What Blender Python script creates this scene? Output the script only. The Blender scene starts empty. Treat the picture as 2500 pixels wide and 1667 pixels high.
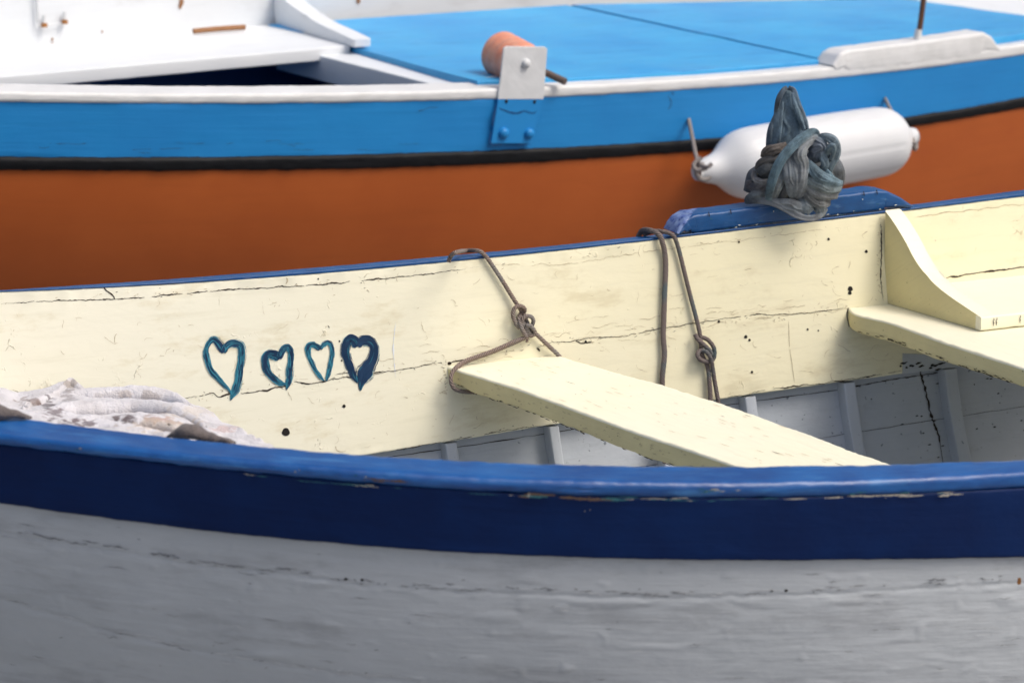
import bpy, math, random
import numpy as np
from mathutils import Vector, noise, kdtree
random.seed(7); np.random.seed(7)
SC = bpy.context.scene
COL = SC.collection
# ------------------------------------------------------------------ camera
F = 6736.0
CAM = np.array([0.0, 0.0, 1.81]); PITCH = math.radians(13.4)
cd = bpy.data.cameras.new('camera'); cam = bpy.data.objects.new('camera', cd); COL.objects.link(cam)
cam.location = CAM; cam.rotation_euler = (math.radians(90) - PITCH, 0, 0)
cd.sensor_width = 36; cd.lens = 36 * F / 2500; cd.clip_end = 2000; cd.clip_start = 0.05
cd.dof.use_dof = True; cd.dof.focus_distance = 5.05; cd.dof.aperture_fstop = 5.6
SC.camera = cam
# ------------------------------------------------------------------ sky, light, exposure
SUN_EL, SUN_AZ = math.radians(54), math.radians(112)     # azimuth from +Y (away from camera) towards +X
w = bpy.data.worlds.new('World'); SC.world = w; w.use_nodes = True
nt = w.node_tree; nt.nodes.clear()
out = nt.nodes.new('ShaderNodeOutputWorld'); bg = nt.nodes.new('ShaderNodeBackground')
sky = nt.nodes.new('ShaderNodeTexSky'); sky.sky_type = 'NISHITA'; sky.sun_disc = False
sky.sun_elevation = SUN_EL; sky.sun_rotation = SUN_AZ; sky.dust_density = 6.0; sky.air_density = 1.0; sky.ozone_density = 0.6
nt.links.new(sky.outputs[0], bg.inputs[0]); bg.inputs[1].default_value = 0.135
nt.links.new(bg.outputs[0], out.inputs[0])
sl = bpy.data.lights.new('sun', 'SUN'); sl.energy = 1.6; sl.angle = math.radians(26); sl.color = (1, .965, .9)
sun = bpy.data.objects.new('sun', sl); COL.objects.link(sun)
sdir = Vector((math.sin(SUN_AZ) * math.cos(SUN_EL), math.cos(SUN_AZ) * math.cos(SUN_EL), math.sin(SUN_EL)))
sun.rotation_euler = sdir.to_track_quat('Z', 'Y').to_euler(); sun.location = (3, 2, 6)
SC.view_settings.view_transform = 'Standard'; SC.view_settings.look = 'None'
SC.view_settings.gamma = 1; SC.view_settings.use_curve_mapping = False
SC.view_settings.exposure = 0.06

# ------------------------------------------------------------------ geometry helpers
def nrm(v): v = np.asarray(v, float); return v / np.linalg.norm(v)
Z = np.array([0, 0, 1.0])
FW = np.array([0, math.cos(PITCH), -math.sin(PITCH)]); UP = np.array([0, math.sin(PITCH), math.cos(PITCH)])
def ray(px, py): return FW + np.array([1.0, 0, 0]) * ((px - 1250) / F) + UP * (-(py - 833.5) / F)
def U(px, py, Y): d = ray(px, py); return CAM + d * (Y / d[1])                # point at distance Y from the camera
def Uz(px, py, z): d = ray(px, py); return CAM + d * ((z - CAM[2]) / d[2])    # point at height z
def Up(px, py, p0, n): d = ray(px, py); return CAM + d * (np.dot(p0 - CAM, n) / np.dot(d, n))
def fit(pts, deg=3):
    p = np.array(pts, float); c = np.polyfit((p[:, 0] - 1250) / 1250, p[:, 1], deg)
    return lambda x: float(np.polyval(c, (x - 1250) / 1250))
def lin(pts):
    p = np.array(pts, float); return lambda x: float(np.interp(x, p[:, 0], p[:, 1]))
def cr(pts, n):
    """Catmull-Rom through pts, n samples evenly spaced along the length"""
    P = np.array(pts, float)
    if len(P) == 2: t = np.linspace(0, 1, n)[:, None]; return P[0] * (1 - t) + P[1] * t
    Q = np.vstack([2 * P[0] - P[1], P, 2 * P[-1] - P[-2]]); o = []
    for i in range(len(P) - 1):
        a, b, c, d = Q[i:i + 4]
        for t in np.linspace(0, 1, 16, endpoint=False):
            o.append(.5 * ((2 * b) + (-a + c) * t + (2 * a - 5 * b + 4 * c - d) * t * t + (-a + 3 * b - 3 * c + d) * t ** 3))
    o.append(P[-1]); o = np.array(o)
    s = np.r_[0, np.cumsum(np.linalg.norm(np.diff(o[:, :3], axis=0), axis=1))]
    q = np.linspace(0, s[-1], n)
    return np.stack([np.interp(q, s, o[:, k]) for k in range(o.shape[1])], 1)
def nz(p, f=1.0, s=0.0): return noise.noise(Vector((p[0] * f + s, p[1] * f - s, p[2] * f + 2 * s)))

class MB:
    def __init__(self, strand=0): self.v = []; self.f = []; self.uv = []; self.mi = []; self.strand = strand
    def grid(self, G, cu=False, mi=0, uvs=1.0, flip=False):
        """G: n x k x 3 ; cu closes the second direction"""
        G = np.asarray(G, float); n, k = G.shape[:2]; b = len(self.v)
        self.v += [tuple(p) for p in G.reshape(-1, 3)]
        mid = G[:, k // 2]; us = np.r_[0, np.cumsum(np.linalg.norm(np.diff(mid, axis=0), axis=1))]
        sec = G[n // 2]; secc = np.vstack([sec, sec[:1]]); vs = np.r_[0, np.cumsum(np.linalg.norm(np.diff(secc, axis=0), axis=1))]
        for i in range(n - 1):
            for j in range(k if cu else k - 1):
                j2 = (j + 1) % k
                q = [b + i * k + j, b + (i + 1) * k + j, b + (i + 1) * k + j2, b + i * k + j2]
                t = [(us[i], vs[j]), (us[i + 1], vs[j]), (us[i + 1], vs[j + 1]), (us[i], vs[j + 1])]
                if flip: q.reverse(); t.reverse()
                self.f.append(q); self.uv += t; self.mi.append(mi)
        return b
    def cap(self, idx, mi=0):
        self.f.append(list(idx)); P = np.array([self.v[i] for i in idx]); c = P.mean(0)
        a = nrm(P[0] - c + 1e-9); n = np.cross(P[1] - P[0], P[2] - P[0]); n = n / (np.linalg.norm(n) + 1e-12); bb = np.cross(n, a)
        self.uv += [(float(np.dot(p - c, a)) + 3.3, float(np.dot(p - c, bb)) + 1.7) for p in P]; self.mi.append(mi)
    def slab(self, A, B, th, r=.004, wob=.0006, ewob=.0012, side=1, mi=0, caps=True, nf=3, seed=0, dn=(0, .3, -1)):
        """board whose top/front face runs from polyline A to polyline B, thickness th on the other side"""
        A = np.asarray(A, float); B = np.asarray(B, float); n = len(A)
        if np.isscalar(th): th = [th] * n
        T = np.gradient(A, axis=0); G = []; k_ = n // 2
        side = 1 if np.dot(np.cross(T[k_], B[k_] - A[k_]), dn) > 0 else -1
        for i in range(n):
            W = B[i] - A[i]; wl = np.linalg.norm(W); W = W / wl; D = nrm(np.cross(T[i], W)) * side; h = th[i]; rr = min(r, h * .45, wl * .45)
            pts = []
            def arc(cx, cy, a0):
                for k in range(5):
                    a = a0 + k * math.pi / 8; pts.append((cx + rr * math.cos(a), cy + rr * math.sin(a), 1))
            # b axis is thickness; face at b=0
            arc(rr, rr, math.pi)                                  # corner A/top
            for k in range(nf + 1): t = k / nf; pts.append((rr * 2 + (wl - rr * 4) * t, 0, 0))
            arc(wl - rr, rr, 1.5 * math.pi)
            pts.append((wl, rr + (h - 2 * rr) * .5, 0))
            arc(wl - rr, h - rr, 0)
            pts.append((wl * .5, h, 0))
            arc(rr, h - rr, .5 * math.pi)
            pts.append((0, rr + (h - 2 * rr) * .5, 0))
            row = []
            for (a, b_, e) in pts:
                p = A[i] + W * a + D * b_
                if e:
                    s = nz(p, 9, seed) * .5 + nz(p, 40, seed + 3) * .5 + nz(p, 110, seed + 5) * .35
                    c = A[i] + W * min(max(a, rr * 1.5), wl - rr * 1.5) + D * min(max(b_, rr * 1.5), max(h - rr * 1.5, rr))
                    q = (c - p); L = np.linalg.norm(q); p = p + q / (L + 1e-9) * (ewob * s)
                elif wob: p = p + D * (wob * (nz(p, 6, seed) + .5 * nz(p, 25, seed)))
                row.append(p)
            G.append(row)
        G = np.array(G); k = G.shape[1]; b = self.grid(G, cu=True, mi=mi, flip=side < 0)
        if caps:
            a_ = [b + j for j in range(k)]; z_ = [b + (n - 1) * k + j for j in range(k)]
            if side < 0: self.cap(a_[::-1] if False else a_, mi); self.cap(z_[::-1], mi)
            else: self.cap(a_[::-1], mi); self.cap(z_, mi)
    def tube(self, P, r, ns=12, mi=0, caps=True, twist=0, flat=1.0, lob=None):
        P = np.asarray(P, float); n = len(P); r = np.broadcast_to(np.asarray(r, float), (n,)); SL = None
        if self.strand and np.max(r) > .002:
            SL = np.r_[0, np.cumsum(np.linalg.norm(np.diff(P, axis=0), axis=1))]; n2 = int(SL[-1] / .0013) + 4; q = np.linspace(0, SL[-1], n2)
            r = np.interp(q, SL, r); P = np.stack([np.interp(q, SL, P[:, k]) for k in range(3)], 1); SL = q; n = n2; ns = 18
        T = np.gradient(P, axis=0); T /= np.linalg.norm(T, axis=1)[:, None] + 1e-12
        ref = np.array([0, 1.0, 0]) if abs(T[0][1]) < .9 else np.array([1.0, 0, 0]); x = nrm(np.cross(ref, T[0])); G = []
        for i in range(n):
            x = x - T[i] * np.dot(x, T[i]); x = nrm(x); y = np.cross(T[i], x); row = []
            for j in range(ns):
                a = 2 * math.pi * j / ns; rr = r[i]
                if SL is not None: rr = rr * (.93 + .15 * abs(math.cos(1.5 * a + math.pi * SL[i] / self.strand)) + .03 * nz((SL[i] * 90, a, 0)))
                if lob: rr = rr * lob(i / (n - 1), a)
                row.append(P[i] + x * (math.cos(a) * rr) + y * (math.sin(a) * rr * flat))
            G.append(row)
        b = self.grid(np.array(G), cu=True, mi=mi)
        if caps: self.cap([b + j for j in range(ns)][::-1], mi); self.cap([b + (n - 1) * ns + j for j in range(ns)], mi)
    def prism(self, poly, vec, mi=0, r=0):
        poly = [np.asarray(p, float) for p in poly]; n = len(poly); vec = np.asarray(vec, float); b = len(self.v)
        if r:
            c = sum(poly) / n; ins = [p + nrm(c - p) * r for p in poly]; vn = nrm(vec)
            rings = [ins, [p + vn * r for p in poly], [p + vec - vn * r for p in poly], [p + vec for p in ins]]
        else: rings = [poly, [p + vec for p in poly]]
        G = np.array(rings); b = self.grid(np.array(rings), cu=True, mi=mi); m = len(rings)
        self.cap([b + j for j in range(n)][::-1], mi); self.cap([b + (m - 1) * n + j for j in range(n)], mi)
    def ribbon(self, C, W, n, off=0.0, mi=0):
        """thin flat strip along polyline C (points), half widths W, lying in plane with normal n"""
        C = np.asarray(C, float); T = np.gradient(C, axis=0); G = []
        for i in range(len(C)):
            s = nrm(np.cross(n, T[i] + 1e-12)); G.append([C[i] + n * off - s * W[i], C[i] + n * off + s * W[i]])
        self.grid(G, mi=mi)
    def build(self, name, mats, parent=None, smooth=35, at=None):
        me = bpy.data.meshes.new(name); V = np.array(self.v)
        o = bpy.data.objects.new(name, me); COL.objects.link(o)
        base = np.zeros(3)
        if parent is not None:
            o.parent = parent; base = np.array(WORLD[parent.name])
        elif at is not None: o.location = at; base = np.array(at)
        WORLD[o.name] = base
        me.from_pydata([tuple(p) for p in (V - base)], [], self.f)
        uvl = me.uv_layers.new(name='UVMap'); uvl.data.foreach_set('uv', np.array(self.uv, float).ravel())
        if not isinstance(mats, (list, tuple)): mats = [mats]
        for m in mats: me.materials.append(m)
        me.polygons.foreach_set('material_index', self.mi)
        me.polygons.foreach_set('use_smooth', [True] * len(self.f))
        if smooth: me.set_sharp_from_angle(angle=math.radians(smooth))
        me.update(); return o
WORLD = {}
def thing(name, loc, label, cat, group=None):
    o = bpy.data.objects.new(name, None); COL.objects.link(o); o.location = loc; o.empty_display_size = .1
    WORLD[o.name] = np.array(loc, float); return tag(o, label, cat, group)
def tag(o, label=None, cat=None, group=None, kind=None):
    if label: o['label'] = label
    if cat: o['category'] = cat
    if group: o['group'] = group
    if kind: o['kind'] = kind
    return o

# ------------------------------------------------------------------ materials
def paint(name, col, col2=None, amt=.5, s2=4, rough=.45, spec=.5, grain=.25, gs=(6, 160), lump=.3, ls=26, dirt=None, chips=None, crackle=None, speck=None, rvar=.12, disp=1.0, fine=0.0, stain=None, u_tint=None):
    """weathered paint on wood; UVs are in metres: u along the board, v across it"""
    m = bpy.data.materials.new(name); m.use_nodes = True; n = m.node_tree; N = n.nodes; L = n.links
    b = N['Principled BSDF']; b.inputs['Specular IOR Level'].default_value = spec
    tc = N.new('ShaderNodeTexCoord'); uv = tc.outputs['UV']
    def mp(sx, sy):
        q = N.new('ShaderNodeMapping'); q.inputs['Scale'].default_value = (sx, sy, 1); L.new(uv, q.inputs[0]); return q.outputs[0]
    def no(vec, sc, det=4, ro=.55, dis=0):
        q = N.new('ShaderNodeTexNoise'); q.inputs['Scale'].default_value = sc; q.inputs['Detail'].default_value = det
        q.inputs['Roughness'].default_value = ro; q.inputs['Distortion'].default_value = dis; L.new(vec, q.inputs['Vector']); return q.outputs[0]
    def rampf(x, a, c):
        q = N.new('ShaderNodeMapRange'); q.inputs[1].default_value = a; q.inputs[2].default_value = c; q.interpolation_type = 'SMOOTHSTEP'; L.new(x, q.inputs[0]); return q.outputs[0]
    def mul(a, k):
        q = N.new('ShaderNodeMath'); q.operation = 'MULTIPLY'; L.new(a, q.inputs[0])
        if hasattr(k, 'links'): L.new(k, q.inputs[1])
        else: q.inputs[1].default_value = k
        return q.outputs[0]
    def mix(f, c1, c2):
        q = N.new('ShaderNodeMix'); q.data_type = 'RGBA'; L.new(f, q.inputs[0])
        for c, k in ((c1, 6), (c2, 7)):
            if hasattr(c, 'links'): L.new(c, q.inputs[k])
            else: q.inputs[k].default_value = (*c, 1)
        return q.outputs[2]
    one = mp(1, 1); c = None
    col2 = col2 or tuple(x * .8 for x in col)
    c = mix(mul(rampf(no(one, s2, 5, .6), .3, .7), amt), col, col2)
    if u_tint:
        fc, u0, u1 = u_tint; sx_ = N.new('ShaderNodeSeparateXYZ'); L.new(uv, sx_.inputs[0]); c = mix(rampf(sx_.outputs[0], u1, u0), c, fc)
    streak = no(mp(gs[0], gs[1]), 1, 5, .65)
    c = mix(mul(rampf(streak, .5, .8), amt * .5), c, tuple(x * .72 for x in col))
    h = []
    if dirt:
        dc, dsx, dsy, thr, da = dirt; d = rampf(no(mp(dsx, dsy), 1, 7, .7), thr, thr + .16); c = mix(mul(d, da), c, dc)
    if stain:
        dc, ds, thr, da = stain; d = rampf(no(one, ds, 6, .7, .4), thr, thr + .2); c = mix(mul(d, da), c, dc)
    if crackle:
        cc, cs, thr, ca = crackle
        vo = N.new('ShaderNodeTexVoronoi'); vo.feature = 'DISTANCE_TO_EDGE'; vo.inputs['Scale'].default_value = cs
        nn = N.new('ShaderNodeTexNoise'); nn.inputs['Scale'].default_value = 30; nn.inputs['Detail'].default_value = 5; L.new(uv, nn.inputs['Vector'])
        vm = N.new('ShaderNodeVectorMath'); vm.operation = 'MULTIPLY_ADD'; vm.inputs[1].default_value = (.05, .05, 0); L.new(nn.outputs[1], vm.inputs[0]); L.new(uv, vm.inputs[2]); L.new(vm.outputs[0], vo.inputs['Vector'])
        e = rampf(vo.outputs['Distance'], .035, .0); msk = rampf(no(one, 9, 4, .7), thr, thr + .1); msk2 = rampf(no(one, 45, 3, .7), .5, .56)
        e = mul(mul(e, msk), msk2); c = mix(mul(e, ca), c, cc); h.append((e, -.5))
    if speck:
        sc_, ss, thr, sa = speck; d = rampf(no(one, ss, 2, .5), thr, thr + .05); c = mix(mul(d, sa), c, sc_)
    if chips:
        chc, csx, csy, thr = chips; d = rampf(no(mp(csx, csy), 1, 8, .72), thr, thr + .02); c = mix(d, c, chc); h.append((d, -.6))
    L.new(c, b.inputs['Base Color'])
    rv = N.new('ShaderNodeMapRange'); rv.inputs[3].default_value = rough - rvar; rv.inputs[4].default_value = rough + rvar
    L.new(no(mp(7, 30), 1, 5, .65), rv.inputs[0]); L.new(rv.outputs[0], b.inputs['Roughness'])
    # height
    tot = mul(streak, grain)
    lv = no(mp(ls * .45, ls), 1, 4, .6, .3); q = N.new('ShaderNodeMath'); q.operation = 'MULTIPLY_ADD'; L.new(lv, q.inputs[0]); q.inputs[1].default_value = lump * 2; L.new(tot, q.inputs[2]); tot = q.outputs[0]
    if fine:
        q = N.new('ShaderNodeMath'); q.operation = 'MULTIPLY_ADD'; L.new(no(one, 420, 3, .6), q.inputs[0]); q.inputs[1].default_value = fine; L.new(tot, q.inputs[2]); tot = q.outputs[0]
    for (x, k) in h:
        q = N.new('ShaderNodeMath'); q.operation = 'MULTIPLY_ADD'; L.new(x, q.inputs[0]); q.inputs[1].default_value = k; L.new(tot, q.inputs[2]); tot = q.outputs[0]
    bp = N.new('ShaderNodeBump'); bp.inputs['Strength'].default_value = .75; bp.inputs['Distance'].default_value = .0035 * disp
    L.new(tot, bp.inputs['Height']); L.new(bp.outputs[0], b.inputs['Normal'])
    return m
def flat(name, col, rough=.6, metal=0, bs=0, bd=.001):
    m = bpy.data.materials.new(name); m.use_nodes = True; N = m.node_tree.nodes; L = m.node_tree.links; b = N['Principled BSDF']
    b.inputs['Roughness'].default_value = rough; b.inputs['Metallic'].default_value = metal
    tc = N.new('ShaderNodeTexCoord'); q = N.new('ShaderNodeTexNoise'); q.inputs['Scale'].default_value = bs or 60; q.inputs['Detail'].default_value = 5; L.new(tc.outputs['Object'], q.inputs['Vector'])
    x = N.new('ShaderNodeMix'); x.data_type = 'RGBA'; x.inputs[6].default_value = (*col, 1); x.inputs[7].default_value = (*[c * .6 for c in col], 1)
    L.new(q.outputs[0], x.inputs[0]); L.new(x.outputs[2], b.inputs['Base Color'])
    bp = N.new('ShaderNodeBump'); bp.inputs['Distance'].default_value = bd; bp.inputs['Strength'].default_value = .6; L.new(q.outputs[0], bp.inputs['Height']); L.new(bp.outputs[0], b.inputs['Normal'])
    return m
CREAM = (.82, .775, .56)
M = {}
M['cream'] = paint('cream_paint', CREAM, (.80, .745, .51), .6, 3, .5, .35, u_tint=((.82, .80, .66), 1.6, 2.9), grain=.05, gs=(5, 60), lump=.32, ls=14, crackle=((.40, .32, .19), 26, .55, .35), speck=((.3, .24, .15), 120, .75, .6), dirt=((.62, .55, .36), 5, 14, .53, .55))  # side plank blends to a paler cream towards the bow
M['cream_seat'] = paint('cream_seat_paint', (.86, .83, .66), (.85, .81, .60), .6, 4, .5, .35, grain=.12, gs=(7, 90), lump=.25, ls=30, speck=((.25, .2, .13), 70, .77, .8), dirt=((.6, .52, .34), 10, 60, .6, .4), fine=.05)
M['cream_dark'] = paint('dark_worn_cream_paint', (.74, .66, .36), (.66, .58, .32), .7, 10, .55, .3, grain=.15, lump=.35, ls=60, speck=((.2, .16, .08), 90, .70, .7), chips=((.12, .1, .07), 30, 110, .7))  # darker, yellower coat for side faces, with specks and chips
M['blueA'] = paint('navy_paint', (.0008, .050, .22), (.006, .10, .34), .9, 9, .36, .65, grain=.25, gs=(5, 120), lump=.3, ls=40, dirt=((.05, .20, .46), 7, 34, .53, .55), chips=((.03, .12, .16), 22, 60, .74), rvar=.16)
M['blueA'].node_tree.nodes['Principled BSDF'].inputs['Coat Weight'].default_value = .0; M['blueA'].node_tree.nodes['Principled BSDF'].inputs['Coat Roughness'].default_value = .16
M['blueStrake'] = paint('navy_strake_paint', (.0001, .010, .060), (.0003, .016, .085), .7, 8, .55, .16, grain=.2, gs=(4, 110), lump=.35, ls=22, rvar=.1, chips=((.01, .05, .08), 12, 50, .76))
M['bluePad'] = paint('worn_blue_paint', (.0004, .050, .185), (.002, .085, .27), .7, 12, .42, .45, grain=.25, gs=(9, 140), lump=.25, ls=50, dirt=((.10, .22, .4), 14, 70, .56, .6), chips=((.05, .2, .25), 30, 90, .72), speck=((.01, .02, .05), 90, .7, .6))
M['padEnd'] = paint('scuffed_blue_paint', (.22, .30, .50), (.05, .1, .36), .9, 60, .5, .4, grain=.2, lump=.4, ls=80, chips=((.01, .05, .25), 70, 70, .55))
M['greyHull'] = paint('grey_hull_paint', (.49, .525, .56), (.425, .46, .495), .7, 5, .42, .4, grain=.3, gs=(5, 75), lump=.25, ls=22, dirt=((.33, .35, .375), 4, 16, .50, .6), speck=((.62, .63, .65), 50, .76, .5), rvar=.08, disp=1.6)
M['greyIn'] = paint('pale_grey_paint', (.47, .51, .56), (.41, .45, .50), .7, 8, .5, .3, grain=.12, lump=.3, ls=30, speck=((.08, .1, .13), 80, .68, .7), dirt=((.33, .36, .4), 12, 20, .56, .5))
M['orange'] = paint('orange_paint', (.41, .098, .020), (.35, .078, .015), .7, 3, .5, .3, grain=.15, gs=(2, 40), lump=.5, ls=5, speck=((.10, .03, .01), 40, .77, .7), rvar=.06, dirt=((.36, .08, .018), 1.5, 9, .50, .5))
M['bandB'] = paint('sky_blue_paint', (.014, .225, .56), (.012, .19, .51), .6, 4, .45, .35, grain=.28, gs=(3, 90), lump=.2, ls=12, speck=((.0, .04, .12), 45, .765, .8), rvar=.06)
M['deckB'] = paint('light_blue_deck_paint', (.055, .38, .71), (.035, .29, .64), 1.0, 3.2, .5, .35, grain=.15, gs=(3, 18), lump=.25, ls=9, dirt=((.02, .2, .52), 2.5, 9, .52, .6), speck=((.25, .5, .75), 30, .72, .5))
M['white'] = paint('white_paint', (.73, .76, .79), (.68, .72, .76), .5, 5, .45, .4, grain=.12, gs=(4, 80), lump=.25, ls=14, speck=((.35, .3, .22), 45, .765, .5), dirt=((.55, .56, .57), 2.5, 9, .54, .5))
M['whiteWorn'] = paint('worn_white_paint', (.72, .73, .74), (.62, .63, .63), .8, 9, .5, .35, grain=.4, gs=(5, 130), lump=.3, ls=25, dirt=((.42, .41, .38), 7, 60, .58, .75), speck=((.15, .2, .22), 60, .74, .6))
M['rub'] = paint('black_rubbing_strip', (.003, .0035, .005), (.006, .007, .010), .8, 14, .6, .22, grain=.3, lump=.5, ls=40)
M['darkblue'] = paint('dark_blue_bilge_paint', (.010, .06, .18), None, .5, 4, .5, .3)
M['crack'] = flat('dark_crack', (.035, .022, .014), .9)
M['hair'] = flat('hairline_crack', (.56, .47, .31), .9)
M['hole'] = flat('hole_dark', (.008, .006, .005), .9)
M['heart'] = paint('navy_heart_paint', (.008, .04, .105), (.006, .03, .08), .8, 60, .5, .3, grain=.3, lump=.2)
M['heartL'] = paint('teal_brush_paint', (.045, .27, .37), (.02, .17, .27), .9, 90, .5, .3, grain=.3, lump=.2)
M['hullDark'] = flat('seam_grime', (.24, .25, .27), .8); M['hullLite'] = flat('raised_brush_paint', (.60, .63, .66), .4)
M['chipT'] = flat('turquoise_chip', (.02, .13, .16), .7)
M['chipW'] = flat('bare_chip', (.45, .42, .36), .8)
M['chipB'] = flat('brown_chip', (.12, .075, .055), .9)
M['steel'] = paint('galvanised_paint', (.66, .68, .70), (.56, .58, .6), .7, 20, .4, .4, grain=.1, lump=.2, ls=40)
M['rod'] = flat('weathered_rod', (.16, .12, .10), .6)
M['rodRust'] = flat('rusty_rod', (.16, .07, .035), .7)
M['roller'] = paint('orange_plastic', (.72, .27, .17), (.70, .36, .25), .9, 25, .5, .3, grain=.1, lump=.3, ls=40, stain=((.55, .14, .07), 18, .55, .8))
M['stick'] = flat('wood_stick', (.36, .17, .07), .7)
M['rust'] = flat('rust', (.42, .18, .05), .8)
M['fender'] = paint('white_vinyl', (.66, .68, .70), (.61, .62, .645), .6, 6, .42, .4, grain=.05, lump=.1, ls=10, dirt=((.55, .54, .5), 3, 9, .55, .35))
def ropemat(name, c1, c2, c3):
    m = bpy.data.materials.new(name); m.use_nodes = True; N = m.node_tree.nodes; L = m.node_tree.links; b = N['Principled BSDF']; b.inputs['Roughness'].default_value = .9; b.inputs['Specular IOR Level'].default_value = .15
    tc = N.new('ShaderNodeTexCoord'); w_ = N.new('ShaderNodeTexWave'); w_.inputs['Scale'].default_value = 1; w_.inputs['Distortion'].default_value = .6; w_.bands_direction = 'DIAGONAL'
    mp_ = N.new('ShaderNodeMapping'); mp_.inputs['Scale'].default_value = (110, 130, 1); L.new(tc.outputs['UV'], mp_.inputs[0]); L.new(mp_.outputs[0], w_.inputs['Vector'])
    q = N.new('ShaderNodeTexNoise'); q.inputs['Scale'].default_value = 14; q.inputs['Detail'].default_value = 4; L.new(tc.outputs['Object'], q.inputs['Vector'])
    x = N.new('ShaderNodeMix'); x.data_type = 'RGBA'; x.inputs[6].default_value = (*c1, 1); x.inputs[7].default_value = (*c2, 1); L.new(w_.outputs[1], x.inputs[0])
    r = N.new('ShaderNodeMapRange'); r.inputs[1].default_value = .5; r.inputs[2].default_value = .62; L.new(q.outputs[0], r.inputs[0])
    y = N.new('ShaderNodeMix'); y.data_type = 'RGBA'; L.new(r.outputs[0], y.inputs[0]); L.new(x.outputs[2], y.inputs[6]); y.inputs[7].default_value = (*c3, 1); L.new(y.outputs[2], b.inputs['Base Color'])
    bp = N.new('ShaderNodeBump'); bp.inputs['Distance'].default_value = .002; bp.inputs['Strength'].default_value = .8; L.new(w_.outputs[1], bp.inputs['Height']); L.new(bp.outputs[0], b.inputs['Normal'])
    return m
M['rope1'] = ropemat('faded_brown_rope', (.34, .27, .23), (.16, .12, .11), (.24, .22, .21))
M['rope2'] = ropemat('faded_grey_rope', (.26, .21, .19), (.13, .11, .11), (.12, .15, .16))
M['rope3'] = ropemat('pale_grey_rope', (.40, .36, .34), (.25, .22, .21), (.3, .28, .27))
def cloth(name, attr=False, base=(.8, .8, .85), towel=False):
    m = bpy.data.materials.new(name); m.use_nodes = True; N = m.node_tree.nodes; L = m.node_tree.links; b = N['Principled BSDF']; b.inputs['Roughness'].default_value = .95; b.inputs['Specular IOR Level'].default_value = .1
    b.inputs['Sheen Weight'].default_value = .25 if towel else .1
    tc = N.new('ShaderNodeTexCoord'); q = N.new('ShaderNodeTexNoise'); q.inputs['Scale'].default_value = 12 if towel else 30; q.inputs['Detail'].default_value = 6; q.inputs['Roughness'].default_value = .7; L.new(tc.outputs['Object'], q.inputs['Vector'])
    x = N.new('ShaderNodeMix'); x.data_type = 'RGBA'
    r = N.new('ShaderNodeMapRange'); L.new(q.outputs[0], r.inputs[0])
    if attr:
        a = N.new('ShaderNodeAttribute'); a.attribute_name = 'Col'; L.new(a.outputs['Color'], x.inputs[6]); x.blend_type = 'MULTIPLY'; x.inputs[7].default_value = (.45, .42, .40, 1) if not towel else (.8, .78, .76, 1); r.inputs[1].default_value = .42; r.inputs[2].default_value = .68
    else: x.inputs[6].default_value = (*base, 1); x.inputs[7].default_value = (base[0] * .55, base[1] * .48, base[2] * .42, 1); r.inputs[1].default_value = .57; r.inputs[2].default_value = .78
    L.new(r.outputs[0], x.inputs[0]); res = x.outputs[2]
    if towel and not attr:
        q2 = N.new('ShaderNodeTexNoise'); q2.inputs['Scale'].default_value = 22; q2.inputs['Detail'].default_value = 8; q2.inputs['Roughness'].default_value = .75; q2.inputs['Distortion'].default_value = .5
        mq = N.new('ShaderNodeMapping'); mq.inputs['Location'].default_value = (3.1, 1.7, .4); mq.inputs['Scale'].default_value = (.7, .5, 1.2); L.new(tc.outputs['Object'], mq.inputs[0]); L.new(mq.outputs[0], q2.inputs['Vector'])
        r2 = N.new('ShaderNodeMapRange'); r2.inputs[1].default_value = .61; r2.inputs[2].default_value = .70; L.new(q2.outputs[0], r2.inputs[0])
        y = N.new('ShaderNodeMix'); y.data_type = 'RGBA'; L.new(r2.outputs[0], y.inputs[0]); L.new(res, y.inputs[6]); y.inputs[7].default_value = (.17, .12, .12, 1); res = y.outputs[2]
    L.new(res, b.inputs['Base Color'])
    f = N.new('ShaderNodeTexNoise'); f.inputs['Scale'].default_value = 330 if towel else 500; f.inputs['Detail'].default_value = 3; L.new(tc.outputs['Object'], f.inputs['Vector'])
    bp = N.new('ShaderNodeBump'); bp.inputs['Distance'].default_value = .004 if towel else .0012; bp.inputs['Strength'].default_value = .8; L.new(f.outputs[0], bp.inputs['Height']); L.new(bp.outputs[0], b.inputs['Normal'])
    return m
M['rag'] = cloth('faded_cotton', attr=True)
M['towel'] = cloth('white_terry', towel=True, attr=True)
M['towelGrey'] = cloth('soiled_terry', base=(.14, .12, .115), towel=True)

# ------------------------------------------------------------------ unseen ground: pale shingle added to bounce light up at the hulls
m = bpy.data.materials.new('pale_shingle'); m.use_nodes = True; N = m.node_tree.nodes; L = m.node_tree.links; b = N['Principled BSDF']; b.inputs['Roughness'].default_value = .9
tc = N.new('ShaderNodeTexCoord'); v_ = N.new('ShaderNodeTexVoronoi'); v_.inputs['Scale'].default_value = 28; L.new(tc.outputs['Object'], v_.inputs['Vector'])
x_ = N.new('ShaderNodeMix'); x_.data_type = 'RGBA'; x_.inputs[6].default_value = (.33, .33, .33, 1); x_.inputs[7].default_value = (.20, .205, .21, 1); sx_ = N.new('ShaderNodeSeparateColor'); L.new(v_.outputs['Color'], sx_.inputs[0]); L.new(sx_.outputs[0], x_.inputs[0]); L.new(x_.outputs[2], b.inputs['Base Color'])
bp = N.new('ShaderNodeBump'); bp.invert = True; bp.inputs['Distance'].default_value = .02; L.new(v_.outputs['Distance'], bp.inputs['Height']); L.new(bp.outputs[0], b.inputs['Normal'])
mb = MB(); mb.grid([[(-400, -400, -.21), (400, -400, -.21)], [(-400, 400, -.21), (400, 400, -.21)]], flip=True)
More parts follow.
